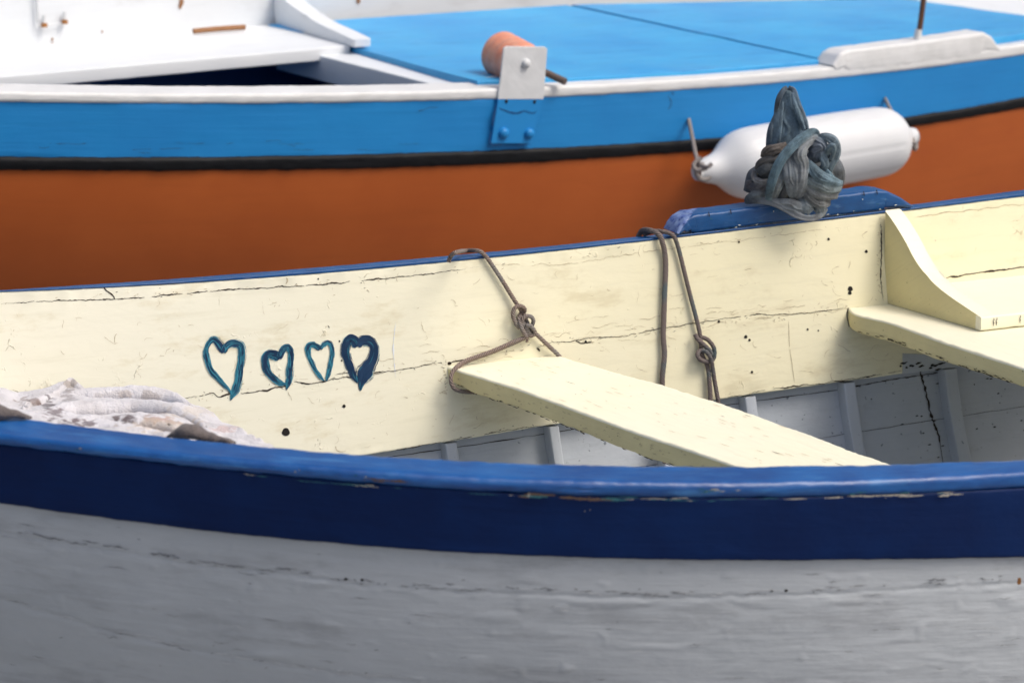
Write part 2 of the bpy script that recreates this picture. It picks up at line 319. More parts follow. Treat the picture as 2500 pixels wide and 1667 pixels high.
tag(mb.build('ground', m), kind='structure')

# ================================================================== ROWING BOAT (cream inside, navy rail, grey hull)
ANG = math.radians(24)
dA = np.array([math.cos(ANG), math.sin(ANG), 0]); aw = np.array([-math.sin(ANG), math.cos(ANG), 0])
TL = math.radians(10)
upA = aw * math.sin(TL) + Z * math.cos(TL); nA = -(aw * math.cos(TL) - Z * math.sin(TL))      # nA points at the camera side
P0 = U(1500, 590, 5.3)
def FP(px, py, off=0.0): return Up(px, py, P0 + nA * off, nA)
X0, X1 = -40, 2540
def xs(n, a=X0, b=X1): return np.linspace(a, b, n)
f_top = fit([(0, 709), (249, 692), (900, 644), (1091, 624), (1206, 613), (1551, 578), (2228, 500), (2500, 463)])
f_bnd = fit([(0, 712), (268, 702), (900, 657), (1053, 643), (1340, 615), (1608, 586), (2228, 512), (2500, 481)])
f_bot = fit([(350, 1205), (930, 1107), (1250, 1051), (1351, 1040), (1757, 974), (1868, 955), (2071, 929), (2212, 909), (2365, 894)], 2)
Yn = fit([(0, 3.9), (800, 3.80), (1500, 3.78), (2100, 3.88), (2500, 3.98)], 2)
n_in = fit([(0, 1012), (80, 1022), (425, 1064), (675, 1091), (877, 1107), (1250, 1125), (1781, 1135), (2164, 1130), (2500, 1118)], 4)
n_out = fit([(0, 1062), (345, 1099), (691, 1136), (1250, 1168), (1622, 1181), (1941, 1178), (2313, 1165), (2500, 1154)], 4)
n_seam = fit([(0, 1088), (585, 1157), (903, 1180), (1250, 1205), (1462, 1218), (1888, 1218), (2260, 1205), (2500, 1196)], 4)
n_bot = fit([(0, 1229), (319, 1277), (638, 1311), (903, 1330), (1250, 1360), (1888, 1368), (2500, 1361)], 4)

boatA = thing('rowing_boat', (0.1, 4.5, 0), 'cream and navy wooden rowing boat with grey hull and hearts painted inside', 'boat')
def nearpts(px):
    pi = U(px, n_in(px), Yn(px)); po = Uz(px, n_out(px), pi[2] - .003)
    return pi, po
XS = xs(260)
nI = np.array([nearpts(x)[0] for x in XS]); nO = np.array([nearpts(x)[1] for x in XS])
cgap = lambda x: .45 * max(2.0, f_bnd(x) - f_top(x))
fI = np.array([FP(x, f_bnd(x) - cgap(x), .002) for x in XS])
fO = np.array([U(x, f_top(x), FP(x, f_bnd(x))[1] + .05) for x in XS])
BOW = np.array([-2.05, 4.02, .86]); STN_N = np.array([2.25, 4.72, .66]); STN_F = np.array([2.0, 6.2, .78])
def ext(C, base, endL, endR, n=26):
    """carry an in-frame edge on to bow and stern, keeping its offset from the base edge"""
    tL = nrm(base[0] - base[6]); tR = nrm(base[-1] - base[-7])
    def run(s, t, e):
        d = np.linalg.norm(e - s); c1 = s + t * d * .45; ts = np.linspace(0, 1, n + 1)[1:, None]
        return (1 - ts) ** 2 * s + 2 * ts * (1 - ts) * c1 + ts ** 2 * e
    Lp = run(base[0], tL, endL)[::-1] + (C[0] - base[0]); Rp = run(base[-1], tR, endR) + (C[-1] - base[-1])
    return np.vstack([Lp, C, Rp])
E = lambda C: ext(C, nI, BOW, STN_N)
Ef = lambda C: ext(C, fI, BOW + np.array([.02, .05, 0]), STN_F)
# near rail (cap) : top between inner and outer edge
def seampt(i): return Up(XS[i], n_seam(XS[i]), nO[i], np.array([0, 1.0, 0]))
h_cap = [abs(nO[i][2] - seampt(i)[2]) for i in range(len(XS))]
mb = MB(); Ai, Ao = E(nI), E(nO)
mb.slab(Ao, Ai, [h_cap[0]] * 26 + h_cap + [h_cap[-1]] * 26, r=.009, wob=.0008, ewob=.0022, side=-1, nf=8)
mb.build('gunwale', M['blueA'], boatA)['label'] = 'navy gunwale rail of the near side, glossy with chipped edges'
# near sheer strake (blue band)
sT = np.array([U(x, n_seam(x) - 4, nO[i][1] + .004) for i, x in enumerate(XS)])
sB = np.array([U(x, n_bot(x), nO[i][1] + .008) for i, x in enumerate(XS)])
mb = MB(); mb.slab(E(sT), E(sB), .02, r=.004, wob=.0012, ewob=.0016, side=-1, nf=8)
# chips of older paint along the seam (pattern of this part)
def flecks(mb, rng, fy, Yf, cnt, mats, wmax=.002, lmax=.03, jit=3):
    for _ in range(cnt):
        x = random.uniform(*rng); L = random.uniform(.15, 1) ** 2 * lmax * 1700; n = max(4, int(L / 2)); y0 = random.gauss(0, jit)
        C = [U(x + L * t, fy(x + L * t) + y0 + 1.6 * nz((x * .1 + t * 9, y0, 0), 1), Yf(x + L * t)) for t in np.linspace(0, 1, n)]
        wv = [wmax * random.uniform(.25, 1) * math.sin(math.pi * min(max(t, .02), .98)) ** .5 * (1 + .6 * nz((x + t * 20, 1, 2))) for t in np.linspace(0, 1, n)]
        mb.ribbon(C, wv, np.array([0, -1.0, 0]), 0, random.choice(mats))
Yout = lambda x: float(np.interp(x, XS, nO[:, 1])) - .0012
flecks(mb, (1260, 1480), lambda x: n_seam(x) + 3, Yout, 15, [1, 2, 3, 3, 3], .0026, .05, 3)
flecks(mb, (1990, 2300), lambda x: n_seam(x), Yout, 18, [2, 2, 1], .0014, .05, 2.5)
flecks(mb, (580, 1250), lambda x: n_seam(x) + 2, Yout, 14, [1, 1, 2], .0007, .05, 1.5)
flecks(mb, (1480, 2000), lambda x: n_seam(x), Yout, 22, [1, 2], .0008, .04, 2)
flecks(mb, (1700, 1800), lambda x: n_seam(x) - 22, Yout, 12, [1, 1, 2], .0011, .016, 4)
flecks(mb, (1870, 2200), lambda x: n_seam(x) - 10, Yout, 5, [1], .0016, .02, 4)
flecks(mb, (60, 900), lambda x: n_out(x) + 14, Yout, 14, [1, 1, 2], .0012, .006, 3)
flecks(mb, (880, 960), lambda x: n_seam(x) - 14, Yout, 8, [3], .0014, .03, 3)
flecks(mb, (1400, 1450), lambda x: n_seam(x) + 32, Yout, 2, [2], .0018, .006, 3)
mb.build('sheer_strake', [M['blueStrake'], M['chipT'], M['chipW'], M['chipB']], boatA)['label'] = 'dark navy strake under the near rail with bare chips'
# near hull, grey, dense so the plank seams are real grooves
seam1 = lin([(-100, 1270), (0, 1290), (106, 1311), (319, 1343), (478, 1370), (691, 1391), (850, 1415), (1116, 1434), (1356, 1441), (1595, 1449), (1888, 1441), (2047, 1436), (2500, 1409), (2600, 1400)])
seam2 = lin([(-100, 1425), (0, 1460), (266, 1540), (531, 1598), (797, 1636), (1063, 1662), (1500, 1700), (2600, 1690)])
XH = xs(520); rows = 118; G = []
for x in XH:
    yo = float(np.interp(x, XS, nO[:, 1])); pb = U(x, n_bot(x) - 6, yo + .02); k = .80 - .48 * (x / 2500); col = []
    s1 = U(x, seam1(x), yo + .05)[2]; s2 = U(x, seam2(x), yo + .09)[2]
    for j in range(rows):
        qd = .30 * j / (rows - 1); inw = k * (.22 * qd + .9 * qd * qd)
        p = pb + np.array([0, inw, -qd])
        w1 = .5 + .5 * nz((x * .012, 3, 1)) + .25; j1 = .003 * nz((x * .03, 7, 2)) + .0015 * nz((x * .1, 7, 2))
        w1 = max(.12, w1 * .8); w2 = max(0, nz((x * .02, 11, 5)))
        g = .0020 * w1 * math.exp(-((p[2] - s1 - j1) / .003) ** 2) + .0014 * math.exp(-((p[2] - s2 - j1) / .0045) ** 2) - .0022 * w2 * math.exp(-((p[2] - s1 - j1 + .007) / .003) ** 2) - .002 * w2 * math.exp(-((p[2] - s1 - j1 - .006) / .003) ** 2)
        lum = .0008 * nz((p[0] * 6, p[2] * 17, 3)) + .0004 * nz((p[0] * 26, p[2] * 50, 1)) + .0045 * max(0, nz((p[0] * 11 + p[2] * 9, p[2] * 40, 8)) - .32) + .0035 * max(0, nz((p[0] * 34, p[2] * 50, 18)) - .45)
        col.append(p + np.array([0, g - lum, 0]))
    G.append(col)
G = np.array(G)
# lower run of the hull down to the keel, coarse
keel = lambda i: (nO_x(XH[i]) + fO_x(XH[i])) / 2
nO_x = lambda x: np.array([np.interp(x, XS, nO[:, k]) for k in range(3)]); fO_x = lambda x: np.array([np.interp(x, XS, fO[:, k]) for k in range(3)])
def basex(x): return np.array([np.interp(x, XS, nI[:, k]) for k in range(3)])
baseH = np.array([basex(x) for x in XH])
Gx = np.array([ext(G[:, j], baseH, BOW, STN_N, 14) for j in range(0, rows)]).transpose(1, 0, 2)
mid = (baseH + np.array([[np.interp(x, XS, fI[:, k]) for k in range(3)] for x in XH])) / 2
midx = np.vstack([np.linspace(BOW + np.array([.15, 0, 0]), mid[0], 15)[:-1], mid, np.linspace(mid[-1], (STN_N + STN_F) / 2, 15)[1:]])
low = []
for i in range(len(Gx)):
    e = Gx[i, -1]; kp = midx[i].copy(); kp[2] = -.22; r_ = []
    for t in np.linspace(0, 1, 9)[1:]:
        r_.append([e[0] * (1 - t) + kp[0] * t, e[1] * (1 - t) + kp[1] * t, e[2] + (kp[2] - e[2]) * (1 - (1 - t) ** 1.8)])
    low.append(r_)
mb = MB(); mb.grid(np.concatenate([Gx, np.array(low)], 1))
farOut = Ef(fO); kk = np.linspace(0, 1, len(farOut)); kk2 = np.linspace(0, 1, len(midx)); GF = []
for i in range(0, len(farOut), 6):
    kp = np.array([np.interp(kk[i], kk2, midx[:, k]) for k in range(3)]); kp[2] = -.22; s = farOut[i] - Z * .02 + (-aw) * .006; r_ = []
    for t in np.linspace(0, 1, 16): r_.append([s[0] + (kp[0] - s[0]) * t ** 4, s[1] + (kp[1] - s[1]) * t ** 4, s[2] + (kp[2] - s[2]) * (1 - (1 - t) ** 1.6)])
    GF.append(r_)
mb.grid(np.array(GF), flip=True)
def HP(px, py):
    i = int(round((px - X0) / (X1 - X0) * (len(XH) - 1))); i = max(0, min(len(XH) - 1, i)); cz = G[i]; dq = cz - CAM; yy = 833.5 - F * (dq @ UP) / (dq @ FW)
    Yv = float(np.interp(py, yy, cz[:, 1])); return U(px, py, Yv - .0007)
for (fy, cnt, rg, wmx) in ((seam1, 120, (40, 2450), .0011), (seam2, 46, (0, 1000), .0010), (None, 170, (0, 2480), .0007)):
    for _ in range(cnt):
        x = random.uniform(*rg); L = random.uniform(.1, 1) ** 2 * 70 + 5; y0 = (fy(x) + random.gauss(0, 4)) if fy else random.uniform(n_bot(x) + 12, 1660)
        sl_ = (seam1(x + L) - seam1(x)) / L; n_ = max(4, int(L / 4)); C = [HP(x + L * t, y0 + sl_ * L * t + 4 * nz((x * .1 + t * 4, y0, 0))) for t in np.linspace(0, 1, n_)]
        mb.ribbon(C, [wmx * random.uniform(.3, 1) * math.sin(math.pi * min(max(t, .03), .97)) for t in np.linspace(0, 1, n_)], np.array([0, -1.0, 0]), 0, random.choice([1, 1, 2] if fy is seam1 else [1, 2, 2]))
for (x, y) in ((1880, 1441), (1915, 1441), (840, 1413), (880, 1415)): mb.ribbon([HP(x + k * 3, y) for k in range(4)], [.0006, .002, .0018, .0005], np.array([0, -1.0, 0]), 0, 3)
mb.ribbon([HP(2488, 1410 + k * 4) for k in range(5)], [.002, .003, .0032, .003, .002], np.array([0, -1.0, 0]), 0, 4)
mb.build('hull', [M['greyHull'], M['hullDark'], M['hullLite'], M['hole'], M['rust']], boatA, smooth=60)
# far rail cap
mb = MB(); hc_ = [cgap(x) / 1270 for x in XS]; mb.slab(Ef(fI), Ef(fO), [hc_[0]] * 26 + hc_ + [hc_[-1]] * 26, r=.0018, wob=.0003, ewob=.0010, nf=3)
mb.build('gunwale', M['bluePad'], boatA)['label'] = 'thin worn blue rail of the far side'
# far inner plank, cream
XP = xs(420)
pt = np.array([FP(x, f_bnd(x) - 1) for x in XP]); pb_ = np.array([FP(x, f_bot(x)) for x in XP])
fIp = np.array([[np.interp(x, XS, fI[:, k]) for k in range(3)] for x in XP])
Ep = lambda C: ext(C, fIp, BOW + np.array([.02, .05, 0]), STN_F)
mb = MB(); mb.slab(Ep(pt), Ep(pb_), .022, r=.003, wob=0, ewob=.0022, side=1, nf=10)
def crack(mb, pts, w0, w1, jit=1.5, mi=1, gap=0.0, off=.0007, seed=0, pl=FP, n=nA, step=2.2):
    P = np.array(pts, float); L = np.sum(np.linalg.norm(np.diff(P, axis=0), axis=1)); m = max(5, int(L / step)); P = cr(P, m)
    seg = []; W = []
    for i, (x, y) in enumerate(P):
        y2 = y + jit * (nz((x * .045, y * .045, seed), 1) * 2.0 + nz((x * .2, y * .2, seed), 1) * .9); x2 = x + jit * .8 * nz((x * .11, y * .11, seed + 9), 1)
        g = nz((x * .03, y * .03, seed + 5), 1) + .6 * nz((x * .15, y * .15, seed + 8), 1); t = i / (m - 1)
        ww = max(0, min(1, .45 + g * 1.1 - gap)) ; ww = (w0 + (w1 - w0) * ww ** 2) * min(1, 8 * t + .15, 8 * (1 - t) + .15)
        if g < gap - .55:
            if len(seg) > 3: mb.ribbon(seg, W, n, off, mi)
            seg, W = [], []; continue
        seg.append(pl(x2, y2)); W.append(ww * .5)
    if len(seg) > 3: mb.ribbon(seg, W, n, off, mi)
crack(mb, [(-20, 744), (90, 736), (280, 730), (400, 722), (560, 707), (700, 700), (900, 684), (1050, 668), (1170, 652)], .0007, .0026, 1.6, seed=1)
crack(mb, [(1170, 652), (1250, 646), (1380, 645), (1510, 625), (1620, 610), (1900, 575), (2090, 552)], .0004, .0012, 2.5, mi=2, gap=.1, seed=2)
crack(mb, [(250, 697), (262, 712), (272, 718), (281, 730)], .0018, .004, 1.5, seed=3)
crack(mb, [(448, 973), (500, 962), (520, 960), (534, 970), (560, 962), (620, 957), (700, 941), (717, 931), (760, 936), (830, 922), (900, 916), (950, 907)], .001, .0032, 1.6, seed=4)
crack(mb, [(816, 915), (860, 908), (905, 903)], .0006, .0018, 1, seed=5)
crack(mb, [(900, 912), (960, 905), (1010, 898), (1045, 890), (1075, 884), (1092, 890)], .0008, .0026, 1.8, seed=6)
crack(mb, [(1092, 890), (1110, 882), (1140, 875)], .001, .0025, 1, seed=7)
crack(mb, [(1310, 850), (1340, 838), (1390, 832), (1450, 824), (1520, 821), (1580, 808), (1640, 798), (1740, 782), (1830, 770), (1960, 764), (2070, 752)], .0008, .0022, 1.7, seed=8)
crack(mb, [(1760, 784), (1900, 772), (2060, 756)], .0004, .0012, 3, mi=2, seed=18)
crack(mb, [(1405, 832), (1420, 838), (1445, 834)], .002, .0045, 1, seed=9)
crack(mb, [(1310, 850), (1318, 858), (1312, 848)], .002, .004, 1, seed=10)
for (x, y) in ((1091, 889), (1097, 887)): crack(mb, [(x - 5, y), (x, y), (x + 5, y)], .006, .008, 0, seed=3)
crack(mb, [(966, 785), (962, 820), (960, 850), (963, 890), (966, 925)], .0006, .0042, 1, mi=4, seed=77)
# bottom edge shadow painted as broken dark lines with chips, corner cracks by bench
crack(mb, [(940, 1103), (1100, 1075), (1250, 1048), (1350, 1037)], .0006, .0022, 1.5, mi=1, gap=.2, seed=12)
crack(mb, [(1760, 972), (1870, 952), (2000, 936), (2130, 917), (2200, 905)], .0006, .003, 2, mi=1, gap=.15, seed=13)
crack(mb, [(2150, 545), (2152, 600), (2150, 680), (2156, 735)], .0012, .004, 1.8, seed=14)
crack(mb, [(2070, 750), (2068, 770), (2073, 800)], .002, .004, 1.3, seed=15)
crack(mb, [(2230, 530), (2340, 517), (2440, 505), (2520, 497)], .0006, .002, 2, mi=2, seed=16)
crack(mb, [(2305, 680), (2350, 672), (2420, 662), (2520, 650)], .0016, .0045, 1.5, seed=17)
crack(mb, [(1925, 780), (1928, 850), (1940, 935)], .0008, .0014, .8, mi=2, seed=31)
crack(mb, [(800, 795), (805, 800)], .001, .002, .5, seed=32)
for i in range(210):      # hairline curls in the old paint
    x = random.uniform(0, 2150); y0 = f_bnd(x) + 12; y1 = f_bot(x) - 8; y = random.uniform(y0, y1); a = random.uniform(0, 6.28); L = random.choice([8, 12, 18, 28, 40]); c = random.uniform(-1, 1) * 2.6
    P = []; px_, py_ = x, y
    for k in range(6): P.append((px_, py_)); px_ += math.cos(a) * L / 5; py_ += math.sin(a) * L / 5 * .8; a += c / 5 + random.uniform(-.5, .5)
    crack(mb, P, .0003, .0010 if random.random() < .85 else .0018, 1, mi=2, seed=i, step=1.6)
for i in range(330):      # grime specks gathered along seams and joints
    k_ = random.random()
    if k_ < .5: x = random.uniform(380, 2070); y = float(np.interp(x, [380, 450, 900, 1100, 1310, 2070], [985, 970, 910, 886, 846, 752])) + random.gauss(0, 7)
    elif k_ < .65: x = random.uniform(0, 2100); y = f_bot(x) - abs(random.gauss(0, 6)) - 2
    elif k_ < .8: x = random.uniform(0, 2150); y = float(np.interp(x, [0, 900, 1170, 2090], [740, 684, 652, 552])) + random.gauss(0, 6)
    elif k_ < .9: x = 2150 - abs(random.gauss(0, 7)); y = random.uniform(530, 740)
    else: x = 1088 - abs(random.gauss(0, 10)); y = random.uniform(885, 960)
    L = random.uniform(2, 9); a = random.gauss(-.1, .6)
    mb.ribbon([FP(x + L * t * math.cos(a), y + L * t * math.sin(a) + nz((x, t * 3, i)) * 1.5) for t in (0, .33, .66, 1)], [.0001, .0004, .0005, .0001], nA, .0006, 2 if i % 4 else 1)
for i in range(60):       # horizontal curls near the seams
    x = random.uniform(850, 2050); y = float(np.interp(x, [900, 1100, 1310, 2070], [903, 884, 846, 752])) + random.gauss(-14, 18); L = random.uniform(20, 70)
    crack(mb, [(x, y), (x + L * .3, y - L * .05 + random.uniform(-4, 4)), (x + L * .6, y - L * .12 + random.uniform(-4, 4)), (x + L, y - L * .12)], .0003, .001, 2.0, mi=2, seed=i + 50)
for (x, y, r_) in ((698, 1054, 9.5), (829, 833, 2.2), (834, 880, 2), (840, 991, 4), (2023, 584, 3.2), (2115, 614, 3.8), (2076, 705, 6), (2075, 715, 4.5), (1755, 785, 3.2), (1972, 804, 2.6), (1998, 807, 2), (1430, 834, 3), (777, 681, 2), (1804, 591, 2.5), (1836, 908, 3), (1821, 822, 4), (1830, 830, 3)):
    ring = [FP(x + r_ * math.cos(a) * (1 + .12 * math.sin(3 * a)), y + r_ * math.sin(a) * 1.03, .0009) for a in np.linspace(0, 2 * math.pi, 15)[:-1]]
    b0 = len(mb.v); mb.v += [tuple(p) for p in ring]; mb.cap([b0 + i for i in range(14)][::-1], 3)
plank = mb.build('side_plank', [M['cream'], M['crack'], M['hair'], M['hole'], M['white']], boatA, smooth=35)
plank['label'] = 'cream inner side plank with cracked paint and four hearts'
# --- hearts
hz = lambda pts: [(480 + x * .2041, 780 + y * .2041) for x, y in pts]
hearts = [
 ([(320, 395), (285, 330), (240, 265), (195, 240), (140, 290), (112, 380), (125, 480), (165, 600), (240, 690), (320, 780), (385, 840), (410, 900)],
  [(320, 395), (345, 330), (400, 285), (460, 285), (520, 310), (540, 390), (530, 500), (510, 620), (495, 730), (465, 820), (425, 900), (405, 965)], 27, 38, [0, 0, .4, .9, .5, .3, .5, .3], [.7, .3, .5, .4, .5, .5]),
 ([(990, 470), (950, 430), (880, 410), (825, 440), (820, 520), (850, 620), (920, 700), (1000, 760), (1080, 775)],
  [(990, 470), (1010, 400), (1045, 345), (1090, 335), (1125, 400), (1125, 500), (1110, 620), (1105, 710), (1085, 790), (1075, 840)], 36, 30, [], []),
 ([(1475, 355), (1430, 320), (1380, 300), (1335, 330), (1335, 420), (1380, 520), (1420, 600), (1480, 680), (1530, 735)],
  [(1475, 355), (1510, 310), (1560, 270), (1605, 300), (1622, 380), (1610, 480), (1590, 570), (1570, 660), (1545, 740)], 24, 21, [], []),
 ([(1925, 320), (1890, 260), (1840, 230), (1790, 280), (1780, 380), (1800, 480), (1845, 590), (1880, 680), (1920, 760)],
  [(1925, 320), (1960, 265), (2040, 250), (2110, 300), (2125, 390), (2095, 490), (2030, 600), (1985, 700), (1960, 800), (1960, 850)], 44, 46, [], [])]
labs = ['large painted heart outline at the left of the row', 'small tilted painted heart with a thick outline, second in the row', 'slim painted heart with a thin outline, third in the row', 'painted heart with the thickest outline, at the right end of the row']
for hi, (Lp, Rp, wl, wr, _, _) in enumerate(hearts):
    mb = MB(); random.seed(40 + hi)
    for si, (path, hwv) in enumerate(((Lp, wl), (Rp, wr))):
        C = cr(hz(path), 90); hw = hwv * .2041 * 1.22
        prof = []
        for i in range(90):
            t = i / 89; wv = hw * (1 + .28 * nz((t * 5, hi, si)) + .1 * nz((t * 22, hi, si + 4)))
            if si == 0: wv *= (1.25 - .55 * t)
            if hi == 3 and si == 1: wv *= 1 + .7 * math.exp(-((t - .72) / .14) ** 2)
            wv *= min(1, (1 - t) * 7 + .12) * min(1, t * 12 + .6); prof.append(max(wv, .6))
        C3 = [FP(x, y) for x, y in C]; sc = 1 / 1280
        mb.ribbon(C3, [p * sc * .9 for p in prof], nA, .0010 + .0002 * si, 0)
        T = np.gradient(C, axis=0); T /= np.linalg.norm(T, axis=1)[:, None]; NN = np.stack([-T[:, 1], T[:, 0]], 1)
        bright = [.6, .32, .55, .10][hi]
        for k in range(95):                        # bristle marks
            o = random.uniform(-1.12, 1.12); i0 = random.randint(0, 80); ln = random.randint(6, 26); i1 = min(89, i0 + ln)
            if i1 - i0 < 4: continue
            edge = abs(o) > .82
            idx = range(i0, i1); pts = [C[i] + NN[i] * (o * prof[i] + .25 * math.sin(i * .4 + k)) for i in idx]
            wv = [random.uniform(.35, .8) * sc * math.sin(math.pi * (j + .5) / len(pts)) ** .5 for j in range(len(pts))]
            lite = random.random() < bright * (1.6 if (o > 0) == (si == 1) else .7)
            mb.ribbon([FP(x, y) for x, y in pts], wv, nA, .00145 + .00001 * k, 1 if (lite or (edge and random.random() < bright)) else 0)
    h = mb.build('painted_heart', [M['heart'], M['heartL']], plank, smooth=0); h['label'] = labs[hi]
# pale scratch and stain right of the hearts
# --- oarlock pad on the far rail
pf_top = lin([(1652, 572), (1660, 553), (1674, 536), (1694, 525), (1868, 504), (2059, 476), (2143, 466), (2170, 468), (2200, 482), (2230, 503)])
pf_bot = lin([(1650, 577), (1657, 576), (1868, 548), (2128, 517), (2230, 507)])
XQ = np.r_[np.linspace(1653, 1700, 22), np.linspace(1706, 2130, 70), np.linspace(2138, 2230, 24)]
tA = np.array([FP(x, pf_top(x), .008) for x in XQ]); tB = np.array([Uz(x + 2, pf_top(x) - 14, FP(x, pf_top(x), .008)[2] - .001) for x in XQ])
th = [max(.004, np.linalg.norm(tA[i] - FP(XQ[i], pf_bot(XQ[i]), .008))) for i in range(len(XQ))]
tB = tA + np.array([aw * .062] * len(XQ))
mb = MB(); mb.slab(tA, tB, th, r=.006, wob=.0006, ewob=.0022, side=-1, nf=4)
for i, f in enumerate(mb.f):
    c = np.mean([mb.v[j] for j in f], 0)
    q_ = c - CAM; dz_ = float(np.dot(q_, FW)); px_ = 1250 + F * q_[0] / dz_; py_ = 833.5 - F * float(np.dot(q_, UP)) / dz_
    if px_ < 1654 + (576 - py_) * .66: mb.mi[i] = 1
for x in (1730, 1783, 2108, 2140):
    mb.ribbon([FP(x + k * .6, pf_top(x) - 3 + k * 3, .0095) for k in range(5)], [.0008, .0012, .0012, .001, .0005], nA, .0, 2)
for i in range(24):
    x = random.uniform(1700, 2200); y = pf_bot(x) - abs(random.gauss(0, 5)) - 1
    if i % 3 == 0: y = random.uniform(pf_top(x) + 3, pf_bot(x) - 2)
    L = random.uniform(2, 9); mb.ribbon([FP(x + L * t, y + nz((x, t * 3, 0)) * 2 - L * t * .12, .0092) for t in np.linspace(0, 1, 5)], [.0002, .0005, .0006, .0004, .0002], nA, 0, 3 if i % 2 else 4)
mb.build('oarlock_pad', [M['bluePad'], M['padEnd'], M['hole'], M['chipT'], M['cream']], boatA)
# --- main thwart
tz = (FP(1105, 893)[2] + FP(1363, 867)[2]) / 2
fl = [(1093, 896), (1160, 916), (1260, 947), (1359, 983), (1474, 1026), (1589, 1067), (1643, 1084), (1781, 1131)]
bl = [(1363, 867), (1497, 906), (1623, 941), (1800, 997), (1962, 1056), (2164, 1130)]
Fl = [Uz(x, y, tz) for x, y in fl]; Bl = [Uz(x, y, tz) for x, y in bl]
Fl[0] = FP(1093, 895, .001); Bl[0] = FP(1363, 867, .001)
def grow(P, d): e = P[-1]; t = nrm(P[-1] - P[0]); return P + [e + t * d]
Fl = grow(Fl, .36); Bl = grow(Bl, .32)
Fl = cr(Fl, 150); Bl = cr(Bl, 150); Bl[:, 2] = tz; Fl[:, 2] = tz
th = [.036 + .006 * (i / 149) - .010 * max(0, 1 - i / 9) for i in range(150)]
mb = MB(); mb.slab(Fl, Bl, th, r=.0045, wob=.0006, ewob=.0028, side=1, nf=8)
for i, f in enumerate(mb.f):     # side and underside carry the yellower, darker coat with specks and chips
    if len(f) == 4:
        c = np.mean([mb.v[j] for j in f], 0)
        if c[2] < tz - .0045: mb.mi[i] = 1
for i in range(90):
    t = random.random(); k = int(t * 120) + 3; s = random.uniform(.03, .97); p = Fl[k] * (1 - s) + Bl[k] * s + Z * .0012; tt = nrm(Fl[k + 1] - Fl[k]); L = random.uniform(.003, .03)
    mb.ribbon([p + tt * L * q + np.array([0, .0012 * nz((k, q * 3, i)), 0]) for q in np.linspace(0, 1, 6)], [.0002, .0005, .0006, .0006, .0004, .0002], Z, 0, 3 if i % 9 else 2)
for k in range(60):             # broken paint along the lower edge
    i = random.randint(3, 140); p = Fl[i] - Z * (th[i] - abs(random.gauss(0, .002))) ; tt = nrm(Fl[i + 1] - Fl[i]); L = random.uniform(.003, .018); nn = nrm(np.cross(tt, Z)); nn = nn if nn[1] < 0 else -nn
    mb.ribbon([p + tt * L * q + Z * .001 * nz((k, q * 4, 1)) for q in np.linspace(0, 1, 6)], [.0002, .0007, .0009, .0007, .0005, .0002], nn, .0012, 2)
for k in range(70):
    i = random.randint(3, 140); p = Fl[i] - Z * random.uniform(.006, .03); tt = nrm(Fl[i + 1] - Fl[i]); L = random.uniform(.003, .012); nn = nrm(np.cross(tt, Z)); nn = nn if nn[1] < 0 else -nn
    mb.ribbon([p + tt * L * q + Z * .004 * nz((k, q * 4, 1)) for q in np.linspace(0, 1, 6)], [.0002, .0005, .0006, .0005, .0004, .0002], nn, .0012, 3)
mb.build('thwart', [M['cream_seat'], M['cream_dark'], M['crack'], M['hair']], boatA)['label'] = 'cream rowing thwart with a yellower chipped edge, rope looped round its end'
# --- stern bench: lower board, knee, upper board
bz = FP(2072, 752)[2]
l1 = [(2072, 752), (2090, 766), (2174, 787), (2289, 829), (2403, 867), (2500, 898)]
S1 = [Uz(x, y, bz) for x, y in l1]; S1[0] = FP(2071, 751, .001)
tdir = nrm(S1[-1] - S1[1]); S1.append(S1[-1] + tdir * .85)
S1 = cr(S1, 120); S1[:, 2] = bz
S2 = np.array([FP(2071, 751, .001) + dA * .62 + (p - S1[0]) * 1.0 for p in S1]); S2[:, 2] = bz
mb = MB(); mb.slab(S1, S2, [.030 + .012 * math.sin(min(1, i / 8) * 1.57) - .006 * min(1, i / 60) for i in range(120)], r=.005, wob=.0006, ewob=.003, side=1, nf=8)
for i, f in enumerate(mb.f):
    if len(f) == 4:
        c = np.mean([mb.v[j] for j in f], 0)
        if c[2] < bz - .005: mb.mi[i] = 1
for k in range(80):
    i = random.randint(3, 70); p = S1[i] - Z * (.036 - abs(random.gauss(0, .002))); tt = nrm(S1[i + 1] - S1[i]); L = random.uniform(.003, .018); nn = nrm(np.cross(tt, Z)); nn = nn if nn[1] < 0 else -nn
    mb.ribbon([p + tt * L * q + Z * .001 * nz((k, q * 4, 1)) for q in np.linspace(0, 1, 6)], [.0002, .0007, .0009, .0007, .0005, .0002], nn, .0012, 2)
mb.build('stern_bench', [M['cream_seat'], M['cream_dark'], M['crack']], boatA)
kp0 = Uz(2157, 739, bz); kp1 = Uz(2390, 808, bz); kdir = nrm(kp1 - kp0); kn = nrm(np.cross(kdir, Z))
if np.dot(kn, dA) > 0: kn = -kn
arcp = [(2160, 514), (2174, 532), (2193, 561), (2212, 594), (2228, 626), (2247, 656), (2270, 684), (2297, 708), (2327, 730), (2360, 752), (2392, 773)]
kpoly = [Up(x, y, kp0, kn) for x, y in arcp]; kpoly = list(cr(kpoly, 40)) + [kp1 - Z * .0, kp0 + (-kdir) * .004]
mb = MB(); mb.prism(kpoly, -kn * .040, r=.003)
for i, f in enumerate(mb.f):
    if len(f) > 6: mb.mi[i] = 1  # shade of the knee's side faces put into a darker coat
mb.build('knee', [M['cream_seat'], M['cream_dark']], boatA, smooth=30)['label'] = 'cream curved knee bracket between far side and stern bench'
ubz = bz + .030; e0 = Uz(2396, 774, ubz); upA_ = [e0 + dA * t for t in np.linspace(0, .6, 40)]; upB_ = [p + aw * .36 for p in upA_]
